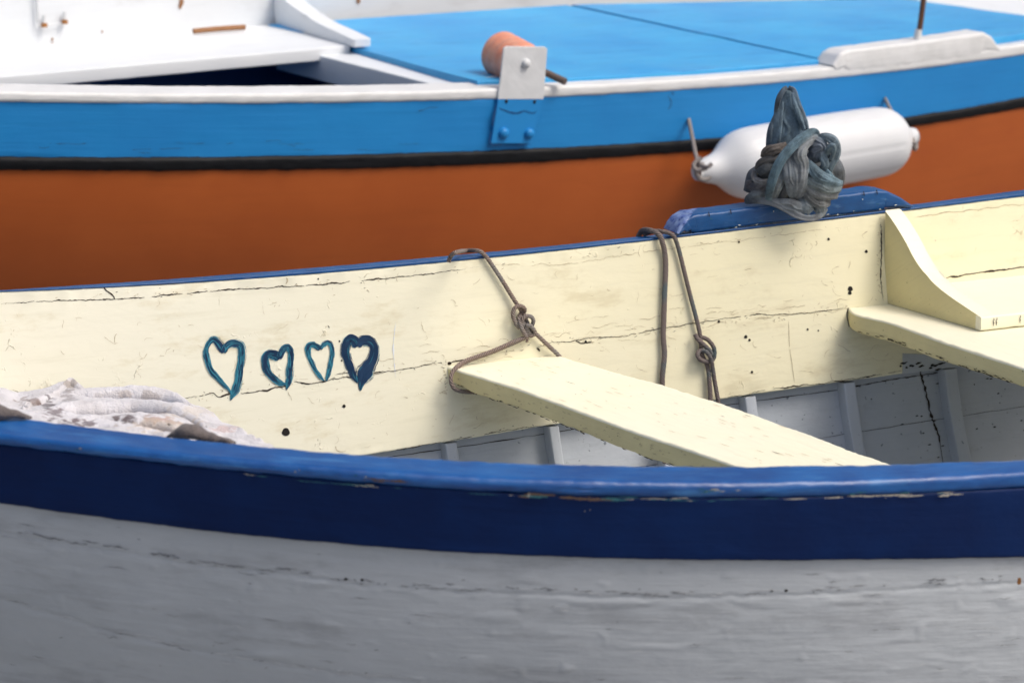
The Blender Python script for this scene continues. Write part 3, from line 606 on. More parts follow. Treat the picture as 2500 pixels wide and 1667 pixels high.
d0 = np.dot(FP(2300, 690) - e0, aw); upB_ = [p + aw * (d0 + .01) for p in upA_]
mb = MB(); mb.slab(upA_, upB_, .028, r=.004, wob=.0006, ewob=.0025, side=-1, nf=6)
nf_ = -aw
for (u0, hh) in ((.035, .03), (.028, .02), (.09, .015)):
    mb.ribbon([e0 + dA * (u0 + .002 * nz((k * .7, u0, 0))) - Z * (.004 + k * .02 / 6) for k in range(6)], [.0003, .0010, .0006, .0012, .0007, .0003], nf_, .0016, 1)
mb.build('bench_riser_board', [M['cream_seat'], M['crack']], boatA)
# grey unpainted stretch of plank under the stern bench
g0 = [FP(x, lin([(2203, 862), (2600, 880)])(x), .0012) for x in np.linspace(2204, 2600, 40)]; g1 = [FP(x, f_bot(x) + 1, .0012) for x in np.linspace(2204, 2600, 40)]
mb = MB(); mb.slab(g0, g1, .004, r=.0005, wob=0, ewob=.001, side=1, nf=3)
for i in range(14):
    x = random.uniform(2195, 2290); y = random.gauss(896, 5); L = random.uniform(5, 22)
    mb.ribbon([FP(x + L * t, y - L * t * .3 + 2 * nz((x, t * 3, i)), .0022) for t in np.linspace(0, 1, 6)], [.0005, .0016, .0022, .0018, .001, .0004], nA, 0, 1)
mb.build('plank_patch', [M['greyIn'], M['hole']], boatA)['label'] = 'pale grey stretch of plank with rot under the stern bench'
tn, tf = STN_N + Z * .0, STN_F + Z * .0
mb = MB(); mb.prism([tn + np.array([-.02, -.03, .03]), tf + np.array([-.02, .05, .03]), tf * .75 + tn * .25 - Z * .5, (tn + tf) / 2 - Z * .93, tn * .75 + tf * .25 - Z * .5], np.array([.035, .01, 0]), r=.003)
mb.build('transom', M['greyHull'], boatA)
# --- inner lining and ribs
def LN(px, q, off=0.0):
    p = FP(px, f_bot(px)); return p + aw * (.030 - off) - Z * q - aw * (.10 * q + .55 * q * q)
QS = np.r_[-.12, np.linspace(-.02, .75, 26)]
G = np.array([[LN(x, q) for q in QS] for x in xs(200)]); bL = np.array([[np.interp(x, XS, fI[:, k]) for k in range(3)] for x in xs(200)])
G = np.array([ext(G[:, j], bL, BOW + np.array([.05, .05, 0]), STN_F, 10) for j in range(len(QS))]).transpose(1, 0, 2)
mb = MB(); mb.grid(G, flip=False)
def lcrack(pts, w0, w1, mi, seed):
    P = cr(pts, 60); C = [LN(x, q, .0015) + Z * .0015 * nz((x * .1, q * 40, seed)) + dA * .003 * nz((x, q * 60, seed)) for x, q in P]
    W = [(w0 + (w1 - w0) * max(0, .5 + nz((i * .3, seed, 1)))) * .5 for i in range(60)]; mb.ribbon(C, W, -aw, 0, mi)
lcrack([(2262, .0), (2278, .06), (2285, .1), (2300, .15), (2302, .2)], .001, .007, 2, 3)
lcrack([(2090, .022), (2200, .018), (2330, .016)], .0005, .003, 2, 4)
lcrack([(960, .02), (1300, .024), (1760, .022), (2060, .024)], .0006, .002, 2, 5)
lcrack([(960, .10), (1300, .11), (1760, .12), (2060, .115), (2560, .11)], .0004, .0014, 2, 6)
for i in range(22):
    x = random.uniform(2120, 2540); q = random.uniform(.02, .2); L = random.uniform(3, 9)
    mb.ribbon([LN(x + L * t, q, .001) for t in (0, .33, .66, 1)], [.0004, .0012, .0014, .0005], -aw, 0, 1)
mb.build('inner_planking', [M['greyIn'], M['hole'], M['crack']], boatA, smooth=60)
# near-side inner planking so the boat is closed from other viewpoints
G = []
for i in range(0, len(Ai), 5):
    s = Ai[i] + np.array([0, -.012, -.02]); kp = np.array([np.interp(i / (len(Ai) - 1), kk2, midx[:, k]) for k in range(3)]); kp[2] = -.10
    G.append([[s[0] + (kp[0] - s[0]) * t ** 1.9, s[1] + (kp[1] - s[1]) * t ** 1.9, s[2] + (kp[2] - s[2]) * (1 - (1 - t) ** 1.3)] for t in np.linspace(0, 1, 14)])
mb = MB(); mb.grid(np.array(G), flip=True); mb.build('inner_planking', M['greyIn'], boatA, smooth=60)
for (x, wd) in ((820, .026), (1087, .024), (1340, .021), (1600, .024), (1818, .026), (2060, .027), (2306, .030), (2560, .028)):
    A_ = [LN(x, q, .030) + dA * (.10 * q) for q in np.linspace(.004, .6, 40)]; B_ = [p + dA * wd for p in A_]
    mb = MB(); mb.slab(A_, B_, .036, r=.003, wob=.0006, ewob=.0016, nf=2, seed=x, dn=(0, 1, 0))
    mb.build('rib', M['greyIn'], boatA)
# small bow thwart that carries the towel
mb = MB(); q0 = np.array([-1.35, 4.32, .54]); q1 = np.array([-.60, 4.32, .54])
mb.slab([q0 + (q1 - q0) * t for t in np.linspace(0, 1, 12)], [q0 + (q1 - q0) * t + np.array([-.05, .36, 0]) for t in np.linspace(0, 1, 12)], .03, side=-1); mb.build('bow_thwart', M['cream_seat'], boatA)

# ================================================================== ROPES on the rowing boat
def ropepath(cm, pts, n, ox, oy, s):
    return cr([FP(ox + x * s, oy + y * s, o * .001) for x, y, o in pts], n)
r1 = lambda pts, n=80: ropepath(0, pts, n, 1080, 580, .2551)
mb = MB(.008); R1 = .0040
mb.tube(cr([U(1095, 640, 5.06), U(1101, 625, 5.06), U(1113, 616.5, 5.045)] + [FP(1080 + x * .2551, 580 + y * .2551, o * .001) for x, y, o in [(210, 128, -20), (330, 126, 0), (385, 150, 6), (440, 212, 8), (560, 390, 9), (640, 520, 10), (715, 640, 11), (770, 720, 10), (800, 780, 8), (830, 850, 8), (880, 905, 10), (1000, 1020, 12), (1110, 1125, 10), (1150, 1180, 4)]], 220), R1, 12)
mb.tube(r1([(735, 862, 10), (700, 815, 16), (676, 740, 19), (695, 672, 20), (745, 655, 20), (785, 678, 18), (780, 715, 10), (745, 735, 8), (735, 790, 17), (765, 880, 20), (805, 950, 18)], 130), R1, 12)
mb.tube(r1([(800, 955, 16), (700, 990, 14), (600, 1035, 13), (500, 1078, 12), (400, 1115, 12), (300, 1150, 12), (200, 1190, 16), (130, 1245, 26), (88, 1310, 32), (84, 1385, 34), (120, 1447, 34), (200, 1472, 30), (330, 1478, 10)], 150), .0039, 12)
mb.tube(r1([(820, 948, 12), (720, 995, 9), (600, 1046, 9), (500, 1088, 9), (400, 1126, 9), (290, 1165, 10), (200, 1205, 14), (150, 1240, 20)], 90), .0034, 12)
mb.tube(r1([(775, 850, 16), (762, 795, 20), (795, 752, 22), (850, 758, 21), (872, 800, 18), (850, 845, 14), (805, 860, 18), (800, 900, 14), (850, 940, 14), (885, 905, 18), (850, 850, 22), (800, 838, 20)], 140), R1 * .95, 12)
mb.tube(r1([(740, 735, 14), (768, 800, 14), (800, 860, 16), (850, 930, 14)], 40), R1 * .9, 10)
for k in range(14):   # frayed end by the knot
    a = random.uniform(0, 3.1); p = FP(1080 + 805 * .2551, 580 + 955 * .2551, .014); e = p + (dA * math.cos(a) * .6 - Z * math.sin(a)) * .010 + nA * random.uniform(-.003, .004)
    mb.tube(cr([p, (p + e) / 2 + nA * .002, e], 5), .0005, 4)
ro = mb.build('rope', M['rope1'], at=tuple(FP(1290, 780))); tag(ro, 'faded brown rope knotted above the cream thwart and looped round its end', 'rope')
r2 = lambda pts, n=100: ropepath(0, pts, n, 1540, 540, .2935)
mb = MB(.010); R2 = .0052
ra = float(FP(1580, 580)[1])
mb.tube(cr([U(1557, 592, ra + .06), U(1560, 575, ra + .055), U(1569, 563, ra + .045)] + [FP(1540 + x * .2935, 540 + y * .2935, o * .001) for x, y, o in [(150, 76, -12), (205, 92, 2), (245, 128, 10), (262, 172, 12), (282, 260, 9), (290, 380, 9), (281, 600, 9), (275, 800, 9), (270, 950, 9), (280, 1100, 10), (270, 1220, 10), (262, 1300, 9), (262, 1400, 6), (262, 1800, 4), (285, 2010, 2)]], 240), R2, 14)
mb.tube(r2([(110, 110, -40), (190, 84, -18), (255, 86, -2), (320, 100, 5), (366, 140, 10), (400, 240, 9), (440, 400, 9), (490, 600, 9), (540, 790, 10), (575, 940, 10), (588, 1080, 8), (600, 1130, 6)], 200), .0042, 14)
mb.tube(r2([(535, 940, 14), (560, 985, 18), (610, 1030, 20), (655, 1075, 20), (672, 1110, 16)], 60), .0044, 12)
mb.tube(r2([(588, 965, 10), (640, 985, 14), (690, 1050, 15), (695, 1120, 13), (670, 1165, 10), (640, 1168, 17), (585, 1155, 22), (555, 1115, 22), (575, 1078, 18), (625, 1085, 22), (665, 1140, 23), (682, 1230, 16), (696, 1320, 12), (715, 1430, 11), (730, 1520, 10), (740, 1700, 9)], 200), .0042, 12)
mb.tube(r2([(588, 1080, 14), (600, 1135, 12), (632, 1185, 10), (648, 1260, 11), (658, 1380, 12), (662, 1480, 10), (665, 1700, 8)], 100), .0045, 12)
ro = mb.build('rope', M['rope2'], at=tuple(FP(1620, 700))); tag(ro, 'grey brown rope hanging in two strands over the far rail beside the blue pad', 'rope')

# ================================================================== RAG on the oarlock
YR = float(FP(1930, 520)[1])
def RP(cx, cy, o): return U(1780 + cx * .236, 190 + cy * .236, YR + .02 - o)
GB = (.15, .225, .285); GY = (.27, .275, .28); TE = (.12, .20, .25); BR = (.13, .085, .05); DK = (.09, .085, .08); TN = (.24, .235, .22); GR = (.28, .30, .30)
s_ = .236 / 1178.
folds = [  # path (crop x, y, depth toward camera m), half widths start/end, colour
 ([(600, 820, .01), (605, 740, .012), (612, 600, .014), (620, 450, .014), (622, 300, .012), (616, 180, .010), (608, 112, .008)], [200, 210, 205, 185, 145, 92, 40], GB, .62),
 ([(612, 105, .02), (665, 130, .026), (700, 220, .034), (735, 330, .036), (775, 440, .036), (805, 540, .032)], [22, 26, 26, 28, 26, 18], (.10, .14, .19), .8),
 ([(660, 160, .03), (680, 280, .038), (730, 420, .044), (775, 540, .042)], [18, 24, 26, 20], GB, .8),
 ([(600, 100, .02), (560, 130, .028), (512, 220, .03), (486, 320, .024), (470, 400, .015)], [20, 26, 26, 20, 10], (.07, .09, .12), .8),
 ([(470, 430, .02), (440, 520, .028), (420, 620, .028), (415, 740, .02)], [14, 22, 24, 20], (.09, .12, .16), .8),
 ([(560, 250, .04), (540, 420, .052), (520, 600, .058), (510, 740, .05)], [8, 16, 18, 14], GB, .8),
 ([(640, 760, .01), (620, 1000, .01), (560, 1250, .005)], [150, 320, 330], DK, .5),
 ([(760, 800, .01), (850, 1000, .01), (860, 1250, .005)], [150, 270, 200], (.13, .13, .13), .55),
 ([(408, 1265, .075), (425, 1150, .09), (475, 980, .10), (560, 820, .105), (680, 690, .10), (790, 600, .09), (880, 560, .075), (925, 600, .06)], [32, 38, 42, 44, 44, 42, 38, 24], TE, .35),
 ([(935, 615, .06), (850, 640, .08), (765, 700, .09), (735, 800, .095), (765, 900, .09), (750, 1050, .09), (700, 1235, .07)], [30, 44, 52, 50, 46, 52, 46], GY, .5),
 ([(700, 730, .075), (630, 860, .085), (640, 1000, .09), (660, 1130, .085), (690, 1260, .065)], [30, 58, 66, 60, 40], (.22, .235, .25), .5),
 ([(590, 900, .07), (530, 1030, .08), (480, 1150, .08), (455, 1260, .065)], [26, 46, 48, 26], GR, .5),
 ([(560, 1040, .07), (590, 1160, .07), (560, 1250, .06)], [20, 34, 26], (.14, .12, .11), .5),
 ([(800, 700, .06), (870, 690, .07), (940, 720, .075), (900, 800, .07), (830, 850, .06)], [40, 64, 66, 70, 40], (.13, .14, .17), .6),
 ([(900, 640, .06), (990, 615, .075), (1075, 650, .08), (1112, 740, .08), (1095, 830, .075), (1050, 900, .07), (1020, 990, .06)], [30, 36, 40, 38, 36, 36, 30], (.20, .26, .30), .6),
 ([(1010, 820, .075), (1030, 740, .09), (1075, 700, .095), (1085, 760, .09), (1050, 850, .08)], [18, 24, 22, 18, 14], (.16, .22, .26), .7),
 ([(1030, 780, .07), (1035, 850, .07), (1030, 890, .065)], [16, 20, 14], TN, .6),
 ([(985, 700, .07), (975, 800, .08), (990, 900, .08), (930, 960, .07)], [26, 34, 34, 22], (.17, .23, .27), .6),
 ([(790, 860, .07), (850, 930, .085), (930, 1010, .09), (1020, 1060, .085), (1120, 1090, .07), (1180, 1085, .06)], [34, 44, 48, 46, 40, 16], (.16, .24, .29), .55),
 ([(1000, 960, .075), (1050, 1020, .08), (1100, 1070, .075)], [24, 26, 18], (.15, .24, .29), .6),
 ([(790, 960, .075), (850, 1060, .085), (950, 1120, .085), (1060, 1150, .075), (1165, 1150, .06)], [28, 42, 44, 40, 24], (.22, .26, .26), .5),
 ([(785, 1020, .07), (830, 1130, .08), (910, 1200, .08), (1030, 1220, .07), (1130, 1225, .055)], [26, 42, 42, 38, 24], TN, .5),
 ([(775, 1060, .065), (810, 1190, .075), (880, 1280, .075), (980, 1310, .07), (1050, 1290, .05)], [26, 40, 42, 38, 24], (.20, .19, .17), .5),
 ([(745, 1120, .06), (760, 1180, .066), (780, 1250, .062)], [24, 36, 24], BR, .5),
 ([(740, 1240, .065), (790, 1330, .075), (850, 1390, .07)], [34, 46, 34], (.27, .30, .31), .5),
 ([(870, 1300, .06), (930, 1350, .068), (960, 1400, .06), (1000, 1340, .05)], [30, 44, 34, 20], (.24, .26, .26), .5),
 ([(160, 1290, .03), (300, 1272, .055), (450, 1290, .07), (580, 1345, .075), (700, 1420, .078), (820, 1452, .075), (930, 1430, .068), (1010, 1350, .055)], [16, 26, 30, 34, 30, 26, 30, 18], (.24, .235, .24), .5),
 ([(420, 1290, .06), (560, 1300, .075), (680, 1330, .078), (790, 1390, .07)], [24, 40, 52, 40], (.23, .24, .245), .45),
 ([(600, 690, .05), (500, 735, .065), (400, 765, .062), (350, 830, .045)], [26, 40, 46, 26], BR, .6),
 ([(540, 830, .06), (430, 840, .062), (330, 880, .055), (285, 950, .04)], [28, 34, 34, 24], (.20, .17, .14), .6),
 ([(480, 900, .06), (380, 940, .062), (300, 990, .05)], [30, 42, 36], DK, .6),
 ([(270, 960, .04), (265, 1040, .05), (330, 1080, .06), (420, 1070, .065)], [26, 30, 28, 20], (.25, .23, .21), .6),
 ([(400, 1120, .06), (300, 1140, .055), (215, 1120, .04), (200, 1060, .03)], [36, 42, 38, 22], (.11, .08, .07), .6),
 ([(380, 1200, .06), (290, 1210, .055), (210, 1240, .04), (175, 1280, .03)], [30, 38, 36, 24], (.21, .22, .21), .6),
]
folds.insert(7, ([(985, 690, .02), (1010, 820, .02), (1000, 960, .02), (1020, 1080, .01)], [50, 78, 84, 70], (.13, .16, .18), .5))
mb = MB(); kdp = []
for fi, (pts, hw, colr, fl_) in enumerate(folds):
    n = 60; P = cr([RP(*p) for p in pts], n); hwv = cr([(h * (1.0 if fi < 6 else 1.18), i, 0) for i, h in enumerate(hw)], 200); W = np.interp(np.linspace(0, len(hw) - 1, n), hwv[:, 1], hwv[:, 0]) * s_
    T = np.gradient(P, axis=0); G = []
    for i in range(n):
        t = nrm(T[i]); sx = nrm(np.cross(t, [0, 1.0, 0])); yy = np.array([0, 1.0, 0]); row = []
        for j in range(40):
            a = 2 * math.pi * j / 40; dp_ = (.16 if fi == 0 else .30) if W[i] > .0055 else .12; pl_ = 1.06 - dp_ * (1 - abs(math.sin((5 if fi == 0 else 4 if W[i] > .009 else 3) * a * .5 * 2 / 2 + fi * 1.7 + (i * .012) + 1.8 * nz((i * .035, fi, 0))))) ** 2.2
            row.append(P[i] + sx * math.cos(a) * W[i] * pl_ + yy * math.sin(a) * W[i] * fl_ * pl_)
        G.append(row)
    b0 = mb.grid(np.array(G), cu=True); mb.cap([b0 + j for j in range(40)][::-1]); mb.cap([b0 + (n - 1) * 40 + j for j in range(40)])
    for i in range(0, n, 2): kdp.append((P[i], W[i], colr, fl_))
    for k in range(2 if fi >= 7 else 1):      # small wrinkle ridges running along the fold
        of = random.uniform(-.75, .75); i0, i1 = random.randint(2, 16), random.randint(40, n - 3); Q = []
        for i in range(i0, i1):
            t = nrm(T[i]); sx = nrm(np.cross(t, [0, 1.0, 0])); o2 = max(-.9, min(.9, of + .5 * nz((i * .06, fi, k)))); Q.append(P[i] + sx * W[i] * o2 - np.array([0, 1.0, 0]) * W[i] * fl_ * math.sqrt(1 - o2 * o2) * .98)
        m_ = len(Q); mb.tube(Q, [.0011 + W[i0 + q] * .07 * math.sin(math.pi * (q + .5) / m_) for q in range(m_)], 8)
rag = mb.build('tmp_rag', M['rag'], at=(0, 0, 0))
md = rag.modifiers.new('r', 'REMESH'); md.mode = 'VOXEL'; md.voxel_size = .0012; md.use_smooth_shade = True
md = rag.modifiers.new('s', 'SMOOTH'); md.iterations = 1; md.factor = .5
dg = bpy.context.evaluated_depsgraph_get(); me = bpy.data.meshes.new_from_object(rag.evaluated_get(dg)); bpy.data.objects.remove(rag)
rag = bpy.data.objects.new('rag', me); COL.objects.link(rag)
V = np.zeros(len(me.vertices) * 3); me.vertices.foreach_get('co', V); V = V.reshape(-1, 3)
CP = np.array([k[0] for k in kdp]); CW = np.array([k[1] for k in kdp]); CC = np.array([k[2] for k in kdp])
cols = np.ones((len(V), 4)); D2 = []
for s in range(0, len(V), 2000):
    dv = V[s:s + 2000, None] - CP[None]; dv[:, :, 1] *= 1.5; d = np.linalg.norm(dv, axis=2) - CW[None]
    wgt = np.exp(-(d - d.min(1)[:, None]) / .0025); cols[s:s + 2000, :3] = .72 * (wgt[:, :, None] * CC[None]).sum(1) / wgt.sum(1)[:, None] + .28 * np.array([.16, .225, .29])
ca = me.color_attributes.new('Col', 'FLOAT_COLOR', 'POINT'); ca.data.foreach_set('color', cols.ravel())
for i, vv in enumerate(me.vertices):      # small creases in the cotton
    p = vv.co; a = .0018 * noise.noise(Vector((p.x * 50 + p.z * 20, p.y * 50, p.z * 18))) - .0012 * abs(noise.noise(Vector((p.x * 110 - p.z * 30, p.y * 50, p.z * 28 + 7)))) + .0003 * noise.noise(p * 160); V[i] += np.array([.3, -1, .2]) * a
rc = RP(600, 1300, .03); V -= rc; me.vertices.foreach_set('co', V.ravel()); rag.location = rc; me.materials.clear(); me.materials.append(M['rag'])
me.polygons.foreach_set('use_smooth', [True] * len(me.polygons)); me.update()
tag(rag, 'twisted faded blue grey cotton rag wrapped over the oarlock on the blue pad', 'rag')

# ================================================================== TOWEL over the near rail
def tp(x, y, Y): return U(x * .2976, 900 + y * .2976, Y)
rowsT = [   # each row left to right in the crop; depth decreasing row by row
 [(-300, 260, 4.75), (0, 250, 4.75), (150, 230, 4.75), (450, 200, 4.75), (570, 170, 4.76), (700, 220, 4.76), (1000, 210, 4.76), (1300, 220, 4.74), (1480, 290, 4.70), (1850, 500, 4.45), (2250, 690, 4.05)],
 [(-300, 150, 4.62), (0, 150, 4.62), (150, 200, 4.62), (400, 160, 4.64), (570, 92, 4.66), (700, 158, 4.66), (1000, 145, 4.66), (1300, 160, 4.64), (1490, 245, 4.60), (1850, 430, 4.38), (2250, 640, 4.02)],
 [(-300, 190, 4.56), (0, 190, 4.56), (150, 250, 4.56), (400, 205, 4.58), (560, 165, 4.6), (720, 180, 4.60), (1000, 180, 4.60), (1300, 195, 4.58), (1480, 262, 4.54), (1850, 450, 4.32), (2230, 640, 4.0)],
 [(-300, 240, 4.52), (0, 240, 4.52), (170, 310, 4.50), (420, 240, 4.52), (560, 240, 4.55), (800, 252, 4.56), (1050, 236, 4.56), (1250, 250, 4.54), (1450, 275, 4.5), (1830, 468, 4.28), (2200, 642, 3.99)],
 [(-300, 260, 4.44), (0, 260, 4.44), (180, 320, 4.42), (380, 290, 4.44), (560, 262, 4.46), (800, 262, 4.46), (1050, 246, 4.46), (1250, 262, 4.44), (1450, 300, 4.4), (1800, 480, 4.22), (2160, 645, 3.985)],
 [(-300, 290, 4.34), (0, 300, 4.34), (200, 330, 4.32), (380, 330, 4.34), (600, 350, 4.36), (800, 365, 4.36), (1050, 345, 4.36), (1300, 340, 4.33), (1500, 390, 4.28), (1800, 520, 4.14), (2120, 648, 3.97)],
 [(-300, 330, 4.22), (0, 350, 4.22), (200, 360, 4.2), (380, 370, 4.22), (600, 385, 4.24), (800, 375, 4.24), (1050, 365, 4.24), (1300, 385, 4.2), (1500, 440, 4.16), (1780, 555, 4.06), (2080, 652, 3.96)],
 [(-300, 370, 4.06), (0, 390, 4.06), (200, 400, 4.05), (380, 420, 4.05), (600, 440, 4.05), (800, 470, 4.05), (1050, 485, 4.05), (1300, 500, 4.03), (1500, 540, 4.02), (1750, 600, 3.98), (2050, 655, 3.95)],
 [(-300, 430, 3.96), (0, 440, 3.96), (200, 450, 3.95), (380, 470, 3.94), (600, 500, 3.93), (800, 530, 3.92), (1050, 560, 3.91), (1300, 580, 3.9), (1500, 600, 3.9), (1750, 640, 3.9), (2020, 690, 3.9)]]
NT, MT = 380, 210
R_ = [cr([tp(*p) for p in r], NT) for r in rowsT]; G = np.array([cr([R_[k][i] for k in range(len(R_))], MT) for i in range(NT)])
for i in range(NT):
    for j in range(MT):
        p = G[i, j]; fz = 1.2 * nz(p, 14, 2) + .6 * nz(p, 34, 5) + .3 * nz(p, 80, 7) + .25 * nz(p, 170, 7)
        fold_ = abs(nz((p[0] * 4, p[1] * 14, p[2] * 8), 1, 9)); t_ = j / (MT - 1) * 8; crs = math.exp(-((t_ - 3.4 - .25 * nz((i * .018, 2, 2))) / .16) ** 2) + .7 * math.exp(-((t_ - 5.6 - .6 * nz((i * .012, 5, 2))) / .2) ** 2) + .7 * math.exp(-((t_ - 6.7 - .7 * nz((i * .015, 8, 2))) / .2) ** 2)
        G[i, j] = p + Z * (.0045 * fz + .010 * nz((p[0] * 9, p[1] * 9, 3)) - .012 * fold_ * min(1, (MT - 1 - j) / 60) - .020 * crs * (.6 + .4 * nz((i * .024, 1, t_))) * min(1, (NT - 1 - i) / 150))
mb = MB(); mb.grid(G, flip=True)
for pts_, hw_ in (([(400, 262, 4.56), (480, 222, 4.57), (600, 200, 4.58), (750, 196, 4.585), (1000, 190, 4.585), (1250, 194, 4.58), (1400, 226, 4.57), (1500, 270, 4.53), (1570, 318, 4.48)], [8, 30, 38, 40, 44, 44, 36, 24, 6]),
                  ([(330, 350, 4.33), (450, 335, 4.33), (650, 318, 4.35), (900, 318, 4.36), (1150, 300, 4.36), (1350, 320, 4.33), (1480, 365, 4.30), (1600, 420, 4.26), (1680, 460, 4.22)], [10, 40, 52, 46, 44, 42, 34, 24, 4]),
                  ([(420, 440, 4.10), (620, 425, 4.12), (850, 420, 4.13), (1100, 425, 4.12), (1300, 452, 4.1), (1450, 500, 4.06)], [8, 26, 30, 34, 26, 8]),
                  ([(180, 330, 4.40), (240, 285, 4.46), (330, 260, 4.48), (430, 215, 4.55), (520, 160, 4.60), (575, 110, 4.63), (620, 130, 4.62), (680, 170, 4.6)], [10, 22, 26, 26, 26, 24, 24, 12])):
    P = cr([tp(*p) for p in pts_], 150); W = np.interp(np.linspace(0, len(hw_) - 1, 150), range(len(hw_)), hw_) * .2976 / 1500; GG = []
    for i in range(150):
        row = []
        for j in range(40):
            a = 2 * math.pi * j / 40; p = P[i] + np.array([0, math.cos(a) * W[i] * 1.6, math.sin(a) * W[i]]) - Z * .004; u_ = nrm(p - P[i]); row.append(p + u_ * (.0035 * nz(p, 26) + .002 * nz(p, 70) + .0008 * nz(p, 190)))
        GG.append(row)
    mb.grid(np.array(GG), cu=True)
tw = mb.build('towel', M['towel'], at=tuple(tp(800, 450, 4.05)))
stains = [(1070, 415, 120, 38, (.10, .07, .075), .9), (1290, 415, 110, 40, (.42, .24, .17), .7), (1400, 440, 80, 22, (.30, .18, .14), .7), (440, 360, 70, 55, (.16, .12, .13), .8), (385, 280, 60, 42, (.14, .12, .13), .8), (620, 445, 150, 26, (.13, .09, .10), .85), (1080, 212, 70, 18, (.45, .34, .26), .45), (1230, 228, 110, 26, (.34, .28, .25), .45), (240, 262, 90, 34, (.22, .16, .14), .7), (570, 140, 70, 50, (.40, .36, .33), .8), (560, 240, 60, 40, (.2, .17, .18), .5), (1850, 490, 110, 30, (.55, .36, .33), .5), (1330, 470, 220, 50, (.62, .52, .42), .6), (1560, 350, 200, 50, (.66, .60, .52), .5), (900, 215, 260, 22, (.5, .47, .46), .5)]
me_ = tw.data; cl = np.ones((len(me_.vertices), 4)); b3 = WORLD[tw.name]
for i, vv in enumerate(me_.vertices):
    p = np.array(vv.co) + b3; q = p - CAM; dz = float(np.dot(q, FW)); sx = (1250 + F * q[0] / dz) / .2976; sy = (833.5 - F * float(np.dot(q, UP)) / dz - 900) / .2976
    base = np.array([.70, .69, .72]); nn1 = nz(p, 55, 4) + .6 * nz(p, 130, 4) + .3 * nz(p, 300, 2); nn2 = nz(p, 16, 9)
    base = base * (1 - .16 * max(0, nn2))
    for (ax, ay, aw_, ah, cc, am) in stains:
        d = math.sqrt(((sx - ax) / aw_) ** 2 + ((sy - ay) / ah) ** 2); k_ = max(0, min(1, (.95 - d + 1.15 * nn1) * 3.2)) * am
        base = base * (1 - k_) + np.array(cc) * k_
    cl[i, :3] = base
ca = me_.color_attributes.new('Col', 'FLOAT_COLOR', 'POINT'); ca.data.foreach_set('color', cl.ravel()); sd = tw.modifiers.new('t', 'SOLIDIFY'); sd.thickness = .005; sd.offset = -1
tag(tw, 'dirty white terry towel heaped inside the bow against the near navy rail', 'towel')
def lump(pts, hw, name_):
    n = 50; P = cr([tp(*p) for p in pts], n); W = np.interp(np.linspace(0, len(hw) - 1, n), range(len(hw)), hw) * .2976 / 1740; G = []
    for i in range(n):
        row = []
        for j in range(24):
            a = 2 * math.pi * j / 24; p = P[i] + np.array([0, math.cos(a) * W[i] * 1.3, math.sin(a) * W[i]]); row.append(p + nrm(p - P[i]) * .004 * (nz(p, 40) + .6 * nz(p, 90)))
        G.append(row)
    m_ = MB(); b0 = m_.grid(np.array(G), cu=True); m_.cap([b0 + j for j in range(24)][::-1]); m_.cap([b0 + (n - 1) * 24 + j for j in range(24)])
    return m_.build(name_, M['towelGrey'], tw, smooth=0)
lump([(1350, 562, 3.86), (1420, 535, 3.855), (1500, 515, 3.85), (1600, 520, 3.85), (1700, 555, 3.85), (1790, 580, 3.84), (1880, 596, 3.83), (1935, 612, 3.84)], [8, 44, 68, 66, 48, 34, 28, 10], 'towel_corner')['label'] = 'grimy folded corner of the towel lying on the navy rail'
lump([(-260, 330, 3.88), (-100, 350, 3.88), (40, 365, 3.88), (140, 375, 3.88), (215, 395, 3.88), (262, 402, 3.89)], [110, 105, 80, 50, 24, 6], 'towel_corner')['label'] = 'grey corner of the towel at the left edge of the picture'

# ================================================================== FISHING BOAT behind (orange hull, blue band, white rail)
YB = fit([(0, 6.4), (1250, 7.05), (2500, 8.0)], 2)
b_ti = fit([(0, 203), (400, 208), (850, 207), (1170, 202), (1400, 190), (1600, 176), (2032, 147), (2442, 90), (2500, 84)], 4)
b_to = fit([(0, 224), (425, 229), (850, 227), (1212, 217), (1600, 199), (2020, 166), (2500, 108)], 4)
b_lo = fit([(0, 250), (425, 256), (851, 251), (1212, 242), (1600, 229), (2021, 191), (2500, 135)], 4)
b_bb = fit([(0, 384), (200, 390), (450, 389), (700, 380), (1000, 377), (1172, 374), (1500, 356), (1600, 350), (2193, 291), (2500, 240)], 4)
b_kb = fit([(0, 418), (250, 421), (700, 415), (1000, 411), (1200, 405), (1600, 378), (2212, 314), (2500, 266)], 4)
boatB = thing('fishing_boat', (0.1, 8.0, 0), 'orange hulled fishing boat with blue band, white rail and light blue deck', 'boat')
XB = np.linspace(-60, 2560, 240)
bo = np.array([U(x, b_to(x), YB(x)) for x in XB])
tdB = nrm(bo[-1] - bo[0]); nB = nrm(np.cross(tdB, Z)); nB = nB if nB[1] < 0 else -nB; inB = -nB
BL = bo[0] + nrm(bo[0] - bo[20]) * 1.5 + inB * .45 + Z * .06; BR_ = bo[-1] + nrm(bo[-1] - bo[-20]) * 1.6 + inB * .25 + Z * .05
EB = lambda C: ext(C, bo, BL, BR_, 16)
bi = np.array([Uz(x, b_ti(x), bo[i][2] + .001) for i, x in enumerate(XB)])
hB = [np.linalg.norm(bo[i] - U(XB[i], b_lo(XB[i]), YB(XB[i]))) for i in range(len(XB))]
mb = MB(); mb.slab(EB(bo), EB(bi), [hB[0]] * 16 + hB + [hB[-1]] * 16, r=.009, wob=.001, ewob=.002, side=-1, nf=6)
mb.build('gunwale', M['whiteWorn'], boatB)
bt = np.array([U(x, b_lo(x) - 5, YB(x) + .006) for x in XB]); bb = np.array([U(x, b_bb(x) + 3, YB(x) + .012) for x in XB])
mb = MB(); mb.slab(EB(bt), EB(bb), .03, r=.002, wob=.001, ewob=.0006, side=-1, nf=8)
